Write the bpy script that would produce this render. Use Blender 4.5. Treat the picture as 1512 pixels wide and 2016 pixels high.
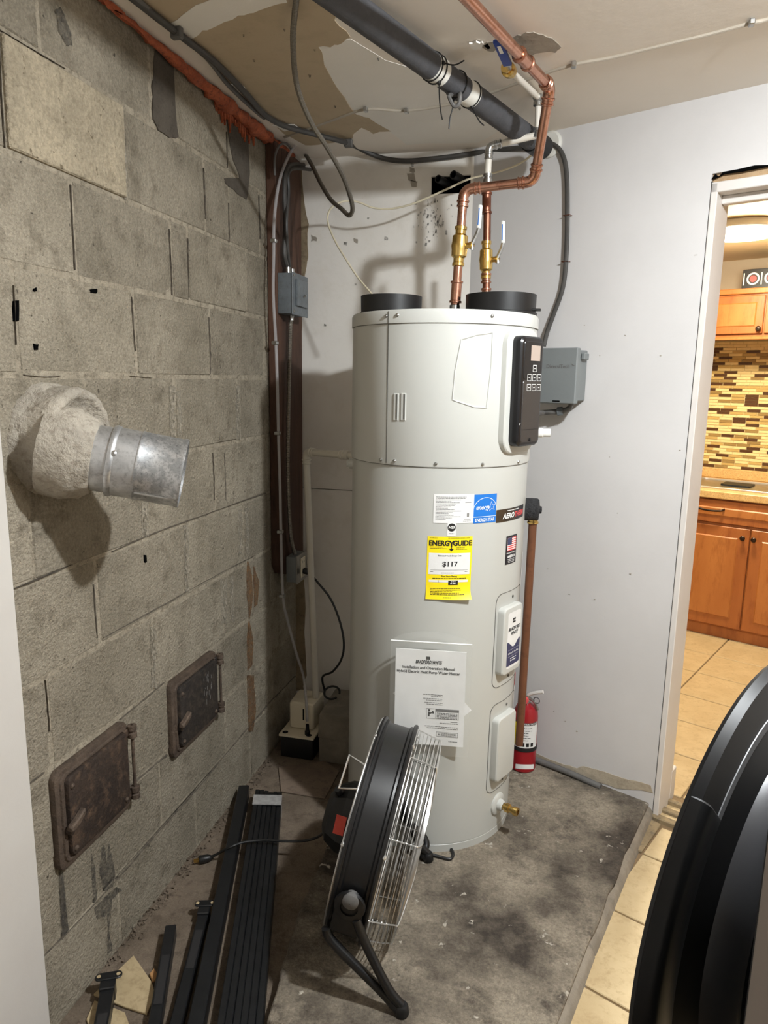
import bpy, bmesh, math, random
from mathutils import Vector as V, Matrix
random.seed(7)
sc = bpy.context.scene
for o in list(bpy.data.objects): bpy.data.objects.remove(o, do_unlink=True)
COL = sc.collection

# ------------------------------------------------------------------ camera
IMW, IMH, FPX = 1512.0, 2016.0, 1398.0
CAM = V((1.0, 0.0, 1.42))
RT = V((0.97117187, 0.23789091, 0.01526774))
DN = V((0.05834677, -0.17511955, -0.98281677))
FW = V((-0.2311295, 0.95537483, -0.18395135))
cd = bpy.data.cameras.new('camera'); cam = bpy.data.objects.new('camera', cd); COL.objects.link(cam)
cd.sensor_fit = 'VERTICAL'; cd.sensor_height = 36.0; cd.lens = 36.0 * FPX / IMH
cd.clip_start = 0.02
cam.matrix_world = Matrix(((RT.x, -DN.x, -FW.x, CAM.x), (RT.y, -DN.y, -FW.y, CAM.y), (RT.z, -DN.z, -FW.z, CAM.z), (0, 0, 0, 1)))
sc.camera = cam

# ------------------------------------------------------------------ light
w = bpy.data.worlds.new('world'); sc.world = w; w.use_nodes = True
w.node_tree.nodes['Background'].inputs[0].default_value = (0.05, 0.048, 0.045, 1)
w.node_tree.nodes['Background'].inputs[1].default_value = 0.3
def lamp(name, loc, power, col, size):
    l = bpy.data.lights.new(name, 'POINT'); l.energy = power; l.color = col; l.shadow_soft_size = size
    o = bpy.data.objects.new(name, l); o.location = loc; COL.objects.link(o); return o
def disc_lamp(name, loc, power, col, size):
    l = bpy.data.lights.new(name, 'AREA'); l.shape = 'DISK'; l.size = size; l.energy = power; l.color = col
    o = bpy.data.objects.new(name, l); o.location = loc; COL.objects.link(o); return o
RC, KCOL = (0.90, 0.95, 0.985), (1.0, 0.90, 0.66)
lamp('ceiling_lamp', (1.55, 1.06, 2.160), 60, RC, 0.03); disc_lamp('ceiling_lamp_disc', (1.55, 1.06, 2.185), 34, RC, 0.10)
lamp('kitchen_lamp', (1.83, 3.78, 1.98), 30, KCOL, 0.08); disc_lamp('kitchen_lamp_disc', (1.775, 3.76, 2.07), 26, KCOL, 0.26)
sc.view_settings.view_transform = 'Standard'; sc.view_settings.look = 'None'
sc.view_settings.exposure = -0.06; sc.view_settings.gamma = 1.0; sc.view_settings.use_curve_mapping = False

# ------------------------------------------------------------------ geometry helpers
def ray(px, py): return RT * ((px - 756) / FPX) + DN * ((py - 1008) / FPX) + FW
def onplane(px, py, n, d):
    r = ray(px, py); return CAM + r * ((d - n.dot(CAM)) / n.dot(r))
def X(px, py, x): return onplane(px, py, V((1, 0, 0)), x)      # photo point on the plane x = const (left wall)
def Y(px, py, y): return onplane(px, py, V((0, 1, 0)), y)      # ... on the plane y = const (back wall)
def Z(px, py, z): return onplane(px, py, V((0, 0, 1)), z)      # ... on a floor or the ceiling
KC = V((0.665, 2.63, 0))                                       # corner between back wall and door wall
EW = V((0.90107702, -0.43365908, 0)); NW = V((0.43365908, 0.90107702, 0)); UP = V((0, 0, 1))
def W3(s, o, z): return KC + EW * s - NW * o + UP * z          # door-wall frame: along, out into the room, up
def W(px, py, o=0.0): return onplane(px, py, NW, NW.dot(KC) - o)

def S(r, g, b):
    f = lambda c: (c / 255 / 12.92) if c / 255 <= 0.04045 else ((c / 255 + 0.055) / 1.055) ** 2.4
    return (f(r), f(g), f(b), 1)

class MB:
    def __init__(s): s.v = []; s.f = []
    def add(s, vs, fs):
        b = len(s.v); s.v += [V(p) for p in vs]; s.f += [tuple(i + b for i in f) for f in fs]; return s
    def hexa(s, p):            # 8 corners: bottom 4 ccw, top 4 ccw
        return s.add(p, [(3, 2, 1, 0), (4, 5, 6, 7), (0, 1, 5, 4), (1, 2, 6, 5), (2, 3, 7, 6), (3, 0, 4, 7)])
    def box(s, a, b):
        x0, y0, z0 = a; x1, y1, z1 = b
        return s.hexa([(x0, y0, z0), (x1, y0, z0), (x1, y1, z0), (x0, y1, z0), (x0, y0, z1), (x1, y0, z1), (x1, y1, z1), (x0, y1, z1)])
    def obox(s, o, ax, ay, az, a, b):  # box in a local frame
        P = lambda x, y, z: o + ax * x + ay * y + az * z
        x0, y0, z0 = a; x1, y1, z1 = b
        return s.hexa([P(x0, y0, z0), P(x1, y0, z0), P(x1, y1, z0), P(x0, y1, z0), P(x0, y0, z1), P(x1, y0, z1), P(x1, y1, z1), P(x0, y1, z1)])
    def tube(s, path, r, seg=10, caps=True, closed=False):
        path = [V(p) for p in path]; n = len(path); rs = r if isinstance(r, (list, tuple)) else [r] * n
        base = len(s.v); prev = None
        for i, p in enumerate(path):
            if closed: t = path[(i + 1) % n] - path[i - 1]
            else: t = path[min(i + 1, n - 1)] - path[max(i - 1, 0)]
            t.normalize()
            if prev is None:
                u = t.orthogonal().normalized()
            else:
                u = prev - t * prev.dot(t)
                if u.length < 1e-6: u = t.orthogonal()
                u.normalize()
            prev = u; w_ = t.cross(u)
            for k in range(seg):
                a = 2 * math.pi * k / seg
                s.v.append(p + (u * math.cos(a) + w_ * math.sin(a)) * rs[i])
        m = n if closed else n - 1
        for i in range(m):
            for k in range(seg):
                a = base + i * seg + k; b = base + i * seg + (k + 1) % seg
                c = base + ((i + 1) % n) * seg + (k + 1) % seg; d = base + ((i + 1) % n) * seg + k
                s.f.append((a, b, c, d))
        if caps and not closed:
            s.f.append(tuple(base + k for k in reversed(range(seg)))); s.f.append(tuple(base + (n - 1) * seg + k for k in range(seg)))
        return s
    def lathe(s, o, ax, prof, seg=32, capa=False, capb=False, a0=0.0, a1=2 * math.pi):  # prof: (radius, height along ax)
        ax = V(ax).normalized(); u = ax.orthogonal().normalized(); w_ = ax.cross(u); o = V(o)
        full = abs(a1 - a0 - 2 * math.pi) < 1e-6; base = len(s.v); nk = seg if full else seg + 1
        for r, h in prof:
            for k in range(nk):
                a = a0 + (a1 - a0) * k / seg
                s.v.append(o + ax * h + (u * math.cos(a) + w_ * math.sin(a)) * r)
        for i in range(len(prof) - 1):
            for k in range(seg):
                k2 = (k + 1) % nk
                s.f.append((base + i * nk + k, base + i * nk + k2, base + (i + 1) * nk + k2, base + (i + 1) * nk + k))
        if capa: s.f.append(tuple(base + k for k in reversed(range(nk))))
        if capb: s.f.append(tuple(base + (len(prof) - 1) * nk + k for k in range(nk)))
        return s
    def prism(s, poly, d):     # polygon (list of points) extruded by vector d
        n = len(poly); d = V(d); poly = [V(p) for p in poly]
        return s.add(poly + [p + d for p in poly], [tuple(reversed(range(n))), tuple(range(n, 2 * n))] + [(i, (i + 1) % n, n + (i + 1) % n, n + i) for i in range(n)])
    def grid(s, fn, nu, nv):
        b = len(s.v)
        for j in range(nv + 1):
            for i in range(nu + 1): s.v.append(V(fn(i / nu, j / nv)))
        for j in range(nv):
            for i in range(nu):
                a = b + j * (nu + 1) + i; s.f.append((a, a + 1, a + nu + 2, a + nu + 1))
        return s

def mesh_of(mb, name, mat, bevel=0.0, seg=1, smooth=True, ang=35, L=V((0, 0, 0))):
    me = bpy.data.meshes.new(name)
    me.from_pydata([tuple(p - L) for p in mb.v], [], mb.f)
    bm = bmesh.new(); bm.from_mesh(me)
    bmesh.ops.recalc_face_normals(bm, faces=bm.faces)
    if bevel > 0:
        es = [e for e in bm.edges if len(e.link_faces) == 2 and e.calc_face_angle(0) > 0.6]
        bmesh.ops.bevel(bm, geom=es, offset=bevel, segments=seg, profile=0.6, affect='EDGES', clamp_overlap=True)
    bm.to_mesh(me); bm.free()
    if smooth and len(me.polygons):
        for p in me.polygons: p.use_smooth = True
        me.set_sharp_from_angle(angle=math.radians(ang))
    if mat is not None: me.materials.append(mat)
    return me
WL = {}
def put(name, me, L, parent=None):
    o = bpy.data.objects.new(name, me); COL.objects.link(o); WL[o] = L
    if parent is not None: o.parent = parent; o.location = L - WL[parent]
    else: o.location = L
    return o
def basept(mb):
    xs = [p.x for p in mb.v]; ys = [p.y for p in mb.v]; zs = [p.z for p in mb.v]
    return V(((min(xs) + max(xs)) / 2, (min(ys) + max(ys)) / 2, min(zs)))
def obj(name, mb, mat, parent=None, label=None, cat=None, group=None, kind=None, **k):
    L = basept(mb) if parent is None else WL[parent]
    o = put(name, mesh_of(mb, name, mat, L=L, **k), L, parent)
    return tag(o, label, cat, group, kind)
def tag(o, label=None, cat=None, group=None, kind=None):
    if label: o['label'] = label
    if cat: o['category'] = cat
    if group: o['group'] = group
    if kind: o['kind'] = kind
    return o
def thing(name, loc, label, cat, group=None):
    o = bpy.data.objects.new(name, None); COL.objects.link(o); o.location = loc; WL[o] = V(loc); o.empty_display_size = 0.05
    return tag(o, label, cat, group)
def spline(pts, n=8):
    pts = [V(p) for p in pts]; out = []
    for i in range(len(pts) - 1):
        p0 = pts[max(i - 1, 0)]; p1 = pts[i]; p2 = pts[i + 1]; p3 = pts[min(i + 2, len(pts) - 1)]
        for k in range(n):
            t = k / n
            out.append(0.5 * ((2 * p1) + (p2 - p0) * t + (2 * p0 - 5 * p1 + 4 * p2 - p3) * t * t + (3 * p1 - p0 - 3 * p2 + p3) * t ** 3))
    out.append(pts[-1]); return out
_tc = {}
def text2d(txt, size, align='CENTER', bold=0.0, sx=1.0, shear=0.0):
    k = (txt, size, align, bold, shear)
    if k not in _tc:
        cu = bpy.data.curves.new('t', 'FONT'); cu.body = txt; cu.size = size; cu.align_x = align; cu.align_y = 'CENTER'; cu.offset = bold; cu.shear = shear; cu.resolution_u = 3
        o = bpy.data.objects.new('t', cu); COL.objects.link(o)
        dg = bpy.context.evaluated_depsgraph_get(); me = bpy.data.meshes.new_from_object(o.evaluated_get(dg))
        _tc[k] = ([tuple(v.co) for v in me.vertices], [tuple(p.vertices) for p in me.polygons])
        bpy.data.objects.remove(o, do_unlink=True); bpy.data.curves.remove(cu); bpy.data.meshes.remove(me)
    vs, fs = _tc[k]
    return [(x * sx, y) for x, y, z in vs], fs
def put_text(mb, fn, txt, u, v, size, align='CENTER', bold=0.0, sx=1.0, shear=0.0):
    vs, fs = text2d(txt, size, align, bold, sx, shear); mb.add([fn(u + x, v + y) for x, y in vs], fs)
def rect(mb, fn, u0, v0, u1, v1, nu=1):
    mb.grid(lambda a, b: fn(u0 + (u1 - u0) * a, v0 + (v1 - v0) * b), nu, 1)
def dashes(mb, fn, u0, u1, v, h, align='L'):     # a line of print too small to read
    u = u0
    while u < u1:
        l = h * random.uniform(1.2, 4.5); rect(mb, fn, u, v - h / 2, min(u + l, u1), v + h / 2); u += l + h * 0.7
def circle_pts(c, u, w_, r, n, a0=0, a1=2 * math.pi, closed=True):
    m = n if closed else n - 1
    return [c + (u * math.cos(a0 + (a1 - a0) * i / m) + w_ * math.sin(a0 + (a1 - a0) * i / m)) * r for i in range(n)]

# ------------------------------------------------------------------ materials (all node based)
MATS = {}
def pm(name, c1, c2=None, scale=6.0, rough=0.6, metal=0.0, bump=0.0, bscale=80.0, c3=None, lo=0.38, hi=0.66, detail=6, rvar=0.0, objvar=0.0, stretch=None, spec=0.5, coat=0.0, alpha=1.0, trans=0.0, emit=None, spots=None, grain=0.0, gscale=260.0, anoise=None):
    m = bpy.data.materials.new(name); m.use_nodes = True; nt = m.node_tree; N = nt.nodes; L = nt.links
    b = N['Principled BSDF']; b.inputs['Roughness'].default_value = rough; b.inputs['Metallic'].default_value = metal
    b.inputs['Specular IOR Level'].default_value = spec; b.inputs['Coat Weight'].default_value = coat
    b.inputs['Alpha'].default_value = alpha; b.inputs['Transmission Weight'].default_value = trans
    geo = N.new('ShaderNodeNewGeometry'); mp = N.new('ShaderNodeMapping'); L.new(geo.outputs['Position'], mp.inputs['Vector'])
    if stretch: mp.inputs['Scale'].default_value = stretch
    def noise(sc_, det=detail, r=0.6):
        n = N.new('ShaderNodeTexNoise'); n.inputs['Scale'].default_value = sc_; n.inputs['Detail'].default_value = det; n.inputs['Roughness'].default_value = r
        L.new(mp.outputs['Vector'], n.inputs['Vector']); return n
    def ramp(src, a, b_, pa, pb):
        r = N.new('ShaderNodeValToRGB'); L.new(src, r.inputs['Fac']); e = r.color_ramp.elements
        e[0].position = pa; e[0].color = a; e[1].position = pb; e[1].color = b_; return r
    c2 = c2 or c1
    n1 = noise(scale); col = ramp(n1.outputs['Fac'], c1, c2, lo, hi).outputs['Color']
    if c3:
        n2 = noise(scale * 3.7, 8, 0.7); mx = N.new('ShaderNodeMix'); mx.data_type = 'RGBA'
        fac = ramp(n2.outputs['Fac'], (0, 0, 0, 1), (1, 1, 1, 1), 0.5, 0.68)
        L.new(fac.outputs['Color'], mx.inputs[0]); L.new(col, mx.inputs[6]); mx.inputs[7].default_value = c3; col = mx.outputs[2]
    if spots:
        n3 = noise(spots[0], 3, 0.6); mx = N.new('ShaderNodeMix'); mx.data_type = 'RGBA'
        fac = ramp(n3.outputs['Fac'], (0, 0, 0, 1), (1, 1, 1, 1), spots[1], spots[1] + 0.05)
        L.new(fac.outputs['Color'], mx.inputs[0]); L.new(col, mx.inputs[6]); mx.inputs[7].default_value = spots[2]; col = mx.outputs[2]
    if grain:
        ng = noise(gscale, 3, 0.7); h = N.new('ShaderNodeHueSaturation'); mr = N.new('ShaderNodeMapRange')
        mr.inputs['From Min'].default_value = 0.3; mr.inputs['From Max'].default_value = 0.7; mr.inputs['To Min'].default_value = 1 - grain; mr.inputs['To Max'].default_value = 1 + grain
        L.new(ng.outputs['Fac'], mr.inputs['Value']); L.new(mr.outputs['Result'], h.inputs['Value']); L.new(col, h.inputs['Color']); col = h.outputs['Color']
    if anoise:
        na = noise(anoise[0], 5, 0.7); ra = ramp(na.outputs['Fac'], (anoise[3],) * 3 + (1,), (anoise[4],) * 3 + (1,), anoise[1], anoise[2]); L.new(ra.outputs['Color'], b.inputs['Alpha'])
    if objvar:
        oi = N.new('ShaderNodeObjectInfo'); h = N.new('ShaderNodeHueSaturation'); mr = N.new('ShaderNodeMapRange')
        mr.inputs['To Min'].default_value = 1 - objvar; mr.inputs['To Max'].default_value = 1 + objvar
        L.new(oi.outputs['Random'], mr.inputs['Value']); L.new(mr.outputs['Result'], h.inputs['Value']); L.new(col, h.inputs['Color']); col = h.outputs['Color']
    L.new(col, b.inputs['Base Color'])
    if rvar:
        mr = N.new('ShaderNodeMapRange'); mr.inputs['To Min'].default_value = max(0, rough - rvar); mr.inputs['To Max'].default_value = min(1, rough + rvar)
        L.new(n1.outputs['Fac'], mr.inputs['Value']); L.new(mr.outputs['Result'], b.inputs['Roughness'])
    if bump:
        nb = noise(bscale, 5, 0.65); bp = N.new('ShaderNodeBump'); bp.inputs['Strength'].default_value = bump; bp.inputs['Distance'].default_value = 0.01
        L.new(nb.outputs['Fac'], bp.inputs['Height']); L.new(bp.outputs['Normal'], b.inputs['Normal'])
    if emit: b.inputs['Emission Color'].default_value = emit[0]; b.inputs['Emission Strength'].default_value = emit[1]
    MATS[name] = m; return m
M = MATS
pm('block', S(148, 139, 122), S(170, 160, 142), 4, 0.92, bump=1.0, bscale=120, c3=S(130, 121, 105), objvar=0.10, spec=0.2, spots=(48, 0.675, S(92, 85, 74)), grain=0.22, gscale=150)
pm('pale_block', S(170, 158, 136), S(192, 178, 153), 9, 0.95, bump=1.0, bscale=100, c3=S(160, 148, 126), spec=0.15, grain=0.2, gscale=130, spots=(60, .66, S(128, 116, 96)))
pm('mortar', S(158, 148, 130), S(176, 165, 146), 14, 0.95, bump=0.8, bscale=110, c3=S(112, 104, 90), spec=0.15, grain=.12)
pm('rear_paint', S(214, 209, 202), rough=.8)
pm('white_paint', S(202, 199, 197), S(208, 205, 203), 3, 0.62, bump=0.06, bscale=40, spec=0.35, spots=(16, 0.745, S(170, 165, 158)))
pm('back_paint_lit', S(230, 225, 217), S(236, 231, 223), 3, 0.62, bump=0.08, bscale=30, c3=S(226, 220, 210), spec=0.35, spots=(18, 0.735, S(150, 143, 134)))  # lighter than the door wall's paint: missing lamp light put into the colour
pm('near_paint', S(205, 199, 192), S(210, 205, 198), 4, 0.6, bump=0.05, bscale=30)
pm('ceiling_paint', S(236, 228, 217), S(240, 232, 222), 2.5, 0.7, bump=0.1, bscale=14, spec=0.3)
pm('ceiling_tan', S(180, 162, 134), S(187, 169, 142), 3, 0.75, bump=0.12, bscale=20, c3=S(174, 157, 130), spots=(60, 0.74, S(120, 102, 76)))
pm('ceiling_white', S(234, 230, 222), S(238, 234, 227), 4, 0.7, bump=0.15, bscale=16)
pm('plaster_grey', S(150, 142, 130), S(168, 160, 147), 8, 0.9, bump=0.4, bscale=50)
pm('bare_board', S(176, 163, 142), S(190, 178, 157), 9, 0.9, bump=0.3, bscale=60, c3=S(160, 147, 127))
pm('raw_paper', S(128, 112, 88), S(150, 134, 108), 9, 0.9, bump=0.2, bscale=60, c3=S(104, 88, 68))
pm('lintel_wood', S(170, 140, 105), S(188, 160, 124), 10, 0.8, bump=0.2, bscale=40, c3=S(150, 122, 90))
pm('slab', S(70, 63, 56), S(152, 141, 124), 3.4, 0.93, bump=0.8, bscale=120, c3=S(88, 80, 71), lo=0.40, hi=0.60, spec=0.2, spots=(30, 0.66, S(184, 176, 162)), grain=.3, gscale=150, detail=10)
pm('slab_edge', S(122, 113, 100), S(146, 136, 121), 14, 0.93, bump=0.4, bscale=90)
pm('dirt_floor', S(104, 92, 79), S(128, 114, 99), 6, 0.95, bump=0.6, bscale=110, c3=S(88, 77, 66), spec=0.2, spots=(120, 0.70, S(156, 142, 124)), grain=.16, gscale=200)
pm('tile', S(188, 165, 125), S(200, 178, 138), 11, 0.35, c3=S(176, 152, 113), bump=0.03, bscale=60, objvar=0.03)
pm('grout', S(122, 100, 72), S(134, 112, 82), 20, 0.9)
pm('grime', S(128, 112, 86), S(160, 140, 106), 14, 0.8, bump=0.3, bscale=90, c3=S(104, 92, 76))
pm('stain_dark', S(72, 65, 56), S(88, 80, 70), 10, 0.9, bump=0.5, bscale=140, grain=.15, anoise=(60, .25, .45, .6, 1))
pm('stain_soot', S(66, 63, 60), S(90, 85, 78), 40, 0.9, bump=0.3, bscale=140, anoise=(90, .35, .65, .1, .72))
pm('stain_rust', S(112, 80, 50), S(138, 106, 72), 20, 0.9, bump=0.2, bscale=120, anoise=(70, .3, .65, .25, .9))
pm('stain_shade', S(126, 118, 104), S(138, 130, 115), 14, 0.92, bump=0.35, bscale=160)
pm('stain_lime', S(174, 165, 148), S(166, 157, 140), 18, 0.95, bump=0.5, bscale=140, anoise=(80, .38, .62, 0, .9))
pm('crack', S(78, 71, 62), S(112, 103, 90), 60, 0.95)
pm('void', S(10, 10, 10), rough=1.0, spec=0.0)
pm('board_wood', S(66, 43, 31), S(90, 61, 45), 9, 0.75, bump=0.25, bscale=40, c3=S(52, 33, 24), stretch=(1, 1, 0.12), grain=.15)
pm('foam_orange', S(158, 78, 46), S(186, 98, 60), 22, 0.75, bump=0.9, bscale=60, c3=S(112, 56, 36))
pm('heater_paint', S(188, 188, 182), S(191, 191, 185), 3, 0.33, spec=0.5, coat=0.15)
pm('heater_trim', S(196, 196, 190), S(199, 199, 193), 3, 0.35, spec=0.5)
pm('seam', S(96, 94, 88), rough=0.8)
pm('black_plastic', S(15, 15, 16), S(18, 18, 19), 20, 0.45)
pm('panel_black', S(22, 22, 24), rough=0.3)
pm('panel_brown', S(52, 47, 44), rough=0.38)
pm('screen', S(176, 160, 148), rough=0.2)
pm('print_white', S(236, 236, 232), rough=0.6)
pm('print_black', S(24, 22, 20), rough=0.6)
pm('print_grey', S(96, 94, 92), rough=0.7)
pm('print_dim', S(128, 126, 122), rough=0.7)
pm('paper', S(232, 231, 228), S(226, 225, 222), 30, 0.7, bump=0.1, bscale=24)
pm('yellow', S(250, 224, 26), rough=0.45)
pm('yellow_ink', S(90, 80, 10), rough=0.6)
pm('blue', S(24, 112, 200), rough=0.4)
pm('navy', S(46, 48, 86), rough=0.4)
pm('ink_black', S(30, 30, 36), rough=0.4)
pm('brown_sticker', S(66, 52, 36), S(40, 34, 28), 30, 0.35)
pm('flag_red', S(214, 60, 60), rough=0.5)
pm('flag_blue', S(60, 66, 96), rough=0.5)
pm('red_print', S(216, 84, 84), rough=0.5)
pm('copper', S(192, 142, 120), S(206, 158, 136), 14, 0.27, metal=1.0, rvar=0.08, c3=S(174, 122, 100))
pm('copper_dull', S(146, 96, 78), S(160, 108, 88), 12, 0.42, metal=1.0, c3=S(122, 76, 60))
pm('copper_brown', S(104, 66, 44), S(116, 74, 50), 10, 0.5, metal=0.2, c3=S(92, 56, 38))
pm('brass', S(212, 178, 104), S(226, 194, 122), 20, 0.26, metal=1.0)
pm('steel', S(190, 190, 188), S(170, 170, 168), 20, 0.3, metal=1.0)
pm('chrome', S(220, 219, 216), rough=0.34, metal=0.9)
pm('galvanised', S(212, 213, 214), S(192, 193, 194), 26, 0.42, metal=0.85, rvar=0.12, c3=S(170, 171, 172), lo=0.42, hi=0.58)
pm('galvanised_spotted', S(212, 213, 214), S(176, 178, 180), 55, 0.42, metal=0.85, rvar=0.14, c3=S(132, 134, 136), lo=0.44, hi=0.56)
pm('cement', S(164, 156, 143), S(184, 175, 160), 14, 0.95, bump=0.9, bscale=70, c3=S(142, 132, 118), spec=0.15)
pm('iron_rim', S(80, 67, 57), S(100, 85, 72), 13, 0.65, metal=0.2, bump=0.5, bscale=90, c3=S(66, 55, 47), grain=.15)
pm('iron', S(54, 45, 40), S(76, 62, 52), 10, 0.6, metal=0.3, bump=0.4, bscale=90, c3=S(102, 82, 66), grain=.15)
pm('iron_dark', S(46, 42, 40), S(62, 55, 50), 14, 0.6, metal=0.3, bump=0.4, bscale=90, c3=S(84, 74, 64), grain=.15)
pm('foam_grey', S(70, 70, 73), S(78, 78, 81), 40, 0.85, bump=0.25, bscale=160)
pm('foam_black', S(34, 34, 36), S(52, 52, 54), 90, 0.85, bump=0.9, bscale=240)
pm('white_clamp', S(216, 214, 206), S(226, 224, 216), 12, 0.5)
pm('tie_black', S(24, 24, 24), rough=0.5)
pm('grey_box', S(116, 120, 120), S(120, 124, 124), 10, 0.5)
pm('grey_box_dark', S(96, 102, 106), S(110, 116, 120), 14, 0.5, c3=S(90, 92, 92))
pm('cable_grey', S(92, 90, 88), S(100, 98, 95), 30, 0.55)
pm('cable_dark', S(62, 60, 57), S(72, 69, 66), 30, 0.5)
pm('cable_black', S(22, 22, 22), rough=0.45)
pm('cable_painted', S(170, 160, 145), S(180, 170, 155), 8, 0.7)
pm('armour', S(120, 114, 104), S(140, 134, 124), 200, 0.4, metal=0.7)
pm('wire_cream', S(206, 196, 170), S(212, 202, 178), 20, 0.5)
pm('clear_hose', S(190, 186, 186), S(200, 196, 196), 20, 0.22, spec=0.7, alpha=0.55)
pm('pex', S(214, 208, 196), S(222, 216, 205), 20, 0.4)
pm('pvc', S(208, 202, 188), S(214, 208, 195), 8, 0.45)
pm('pump_white', S(222, 212, 188), S(226, 216, 193), 8, 0.5)
pm('concrete_dark', S(122, 114, 102), S(146, 137, 122), 12, 0.95, bump=0.6, bscale=120)
pm('red_steel', S(146, 18, 28), S(152, 22, 32), 8, 0.3, coat=0.2)
pm('fan_black', S(17, 17, 18), S(21, 21, 22), 24, 0.38, spec=0.5)
pm('fan_dark', S(14, 14, 15), rough=0.5)
pm('blade_grey', S(120, 120, 122), rough=0.4, metal=0.6)
pm('red_tape', S(214, 78, 66), S(224, 92, 78), 40, 0.5)
pm('shelf_black', S(18, 19, 21), S(24, 25, 27), 30, 0.42)
pm('shelf_grey', S(40, 39, 40), rough=0.5)
pm('clear_tape', S(150, 148, 146), S(170, 168, 166), 60, 0.25, coat=0.4)
pm('cherry', S(160, 92, 44), S(176, 106, 54), 7, 0.38, c3=S(144, 78, 36), stretch=(1, 1, 0.25), coat=0.15)
pm('cherry_light', S(174, 106, 52), S(188, 120, 62), 7, 0.38, c3=S(158, 92, 42), stretch=(1, 1, 0.25), coat=0.15)
pm('counter', S(206, 166, 108), S(222, 186, 128), 60, 0.3, c3=S(150, 112, 68))
pm('bronze', S(58, 44, 36), rough=0.35, metal=0.7)
pm('mos_cream', S(232, 208, 152), S(224, 200, 144), 30, 0.25)
pm('mos_tan', S(188, 158, 98), rough=0.25)
pm('mos_brown', S(84, 56, 36), rough=0.2)
pm('mos_olive', S(150, 122, 74), rough=0.25)
pm('mos_grout', S(214, 192, 142), rough=0.8)
pm('kitchen_wall', S(196, 180, 160), S(200, 185, 165), 4, 0.7)
pm('kitchen_ceiling', S(224, 200, 160), S(228, 205, 166), 4, 0.7)
pm('lamp_glass', S(255, 246, 226), rough=0.4, emit=((1.0, 0.88, 0.66, 1), 6.0))
pm('lamp_room', S(255, 250, 240), rough=0.4, emit=((1.0, 0.94, 0.84, 1), 2.0))
pm('frame_white', S(212, 206, 200), S(218, 212, 206), 6, 0.45, bump=0.05, bscale=50)
pm('washer_black', S(13, 13, 14), rough=0.4, spec=.3)
pm('washer_grey', S(58, 58, 60), rough=0.4, metal=0.3)
pm('washer_chrome', S(112, 112, 114), rough=0.5, metal=0.3)
pm('washer_glass', S(16, 18, 20), rough=0.05, spec=0.6, alpha=0.93)
pm('washer_side', S(134, 124, 116), S(138, 128, 120), 8, 0.4, metal=0.2)
pm('handle_blue', S(22, 58, 150), rough=0.4)
pm('shard', S(176, 156, 120), S(190, 170, 134), 14, 0.7, c3=S(158, 138, 104))
pm('shard_orange', S(168, 124, 78), S(178, 134, 88), 14, 0.7)
pm('sheet', S(112, 96, 82), S(130, 113, 97), 9, 0.9, bump=0.3, bscale=90, c3=S(98, 84, 72))
pm('chip_white', S(226, 222, 214), rough=0.7)
pm('pouch_film', S(205, 205, 200), rough=0.12, spec=0.8, alpha=0.13)
pm('zip_white', S(238, 238, 234), rough=0.3)

# ================================================================== STRUCTURE
CEIL = 2.205
def st(name, mb, mat, parent=None, **k): return obj(name, mb, mat, parent, kind='structure' if parent is None else None, **k)
# floor of the left bay, raised slab, tile floor
st('floor', MB().box((0.0, -1.0, -0.06), (1.3, 2.70, 0.0)), M['dirt_floor'], label='dirty bare concrete floor along the block wall')
def rough_edge(pts, n, amp, zz):
    out = []
    for i in range(len(pts)):
        a = V(pts[i]); b = V(pts[(i + 1) % len(pts)]); d = (b - a); nn = V((-d.y, d.x)).normalized()
        k = n if d.length > 0.3 else 2
        for j in range(k):
            p = a + d * (j / k) + nn * (random.uniform(-amp, amp) if j else 0); out.append((p.x, p.y, zz))
    return out
slab_poly = [(0.462, 1.215), (1.03, 1.24), (1.071, 1.366), (1.150, 1.631), (1.285, 2.056), (1.373, 2.315), (0.70, 2.62), (0.385, 2.62), (0.398, 1.95), (0.402, 1.845), (0.415, 1.544)]
sl = rough_edge(slab_poly, 9, 0.004, -0.01)
st('floor_slab', MB().prism(sl, (0, 0, 0.06)), M['slab'], bevel=0.004, label='raised rough stained concrete pad under the water heater')
# grimy cement edging along the pad
edge = MB()
ep = [(1.071, 1.366), (1.150, 1.631), (1.285, 2.056), (1.373, 2.315)]
for (a, b) in zip(ep[:-1], ep[1:]):
    a = V((a[0], a[1], 0)); b = V((b[0], b[1], 0)); d = (b - a).normalized(); q = V((d.y, -d.x, 0))
    edge.hexa([a - q * .01, a + q * .022, b + q * .022, b - q * .01, a - q * .01 + UP * .044, a + q * .012 + UP * .03, b + q * .012 + UP * .03, b - q * .01 + UP * .044])
st('trim_1', edge, M['slab_edge'], bevel=0.004, label='crumbling cement edging along the pad')
# tiles of this room and of the kitchen on one bed
bed = MB().prism([W3(0.6, 2.2, -.03), W3(2.5, 2.2, -.03), W3(2.5, -2.62, -.03), W3(-0.6, -2.62, -.03), W3(-0.6, -0.11, -.03), W3(0.76, -0.11, -.03), W3(.6, .2, -.03)], (0, 0, .034))
tb = st('floor_tiling', bed, M['grout'], label='beige ceramic floor tiling with dark joints')
TZ = 0.010
tile_cache = {}
def tile(s0, s1, o0, o1):
    g = 0.0035; w_ = round(s1 - s0, 4); h = round(o1 - o0, 4)
    key = (w_, h)
    if key not in tile_cache:
        mb = MB().obox(V((0, 0, 0)), EW, -NW, UP, (-w_ / 2 + g, -h / 2 + g, -.012), (w_ / 2 - g, h / 2 - g, 0))
        tile_cache[key] = mesh_of(mb, 'tile', M['tile'], bevel=0.002)
    put('tile', tile_cache[key], W3((s0 + s1) / 2, (o0 + o1) / 2, TZ), tb)
olines = [0.04, .213, .4995, .786, 1.0725, 1.359]
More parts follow.
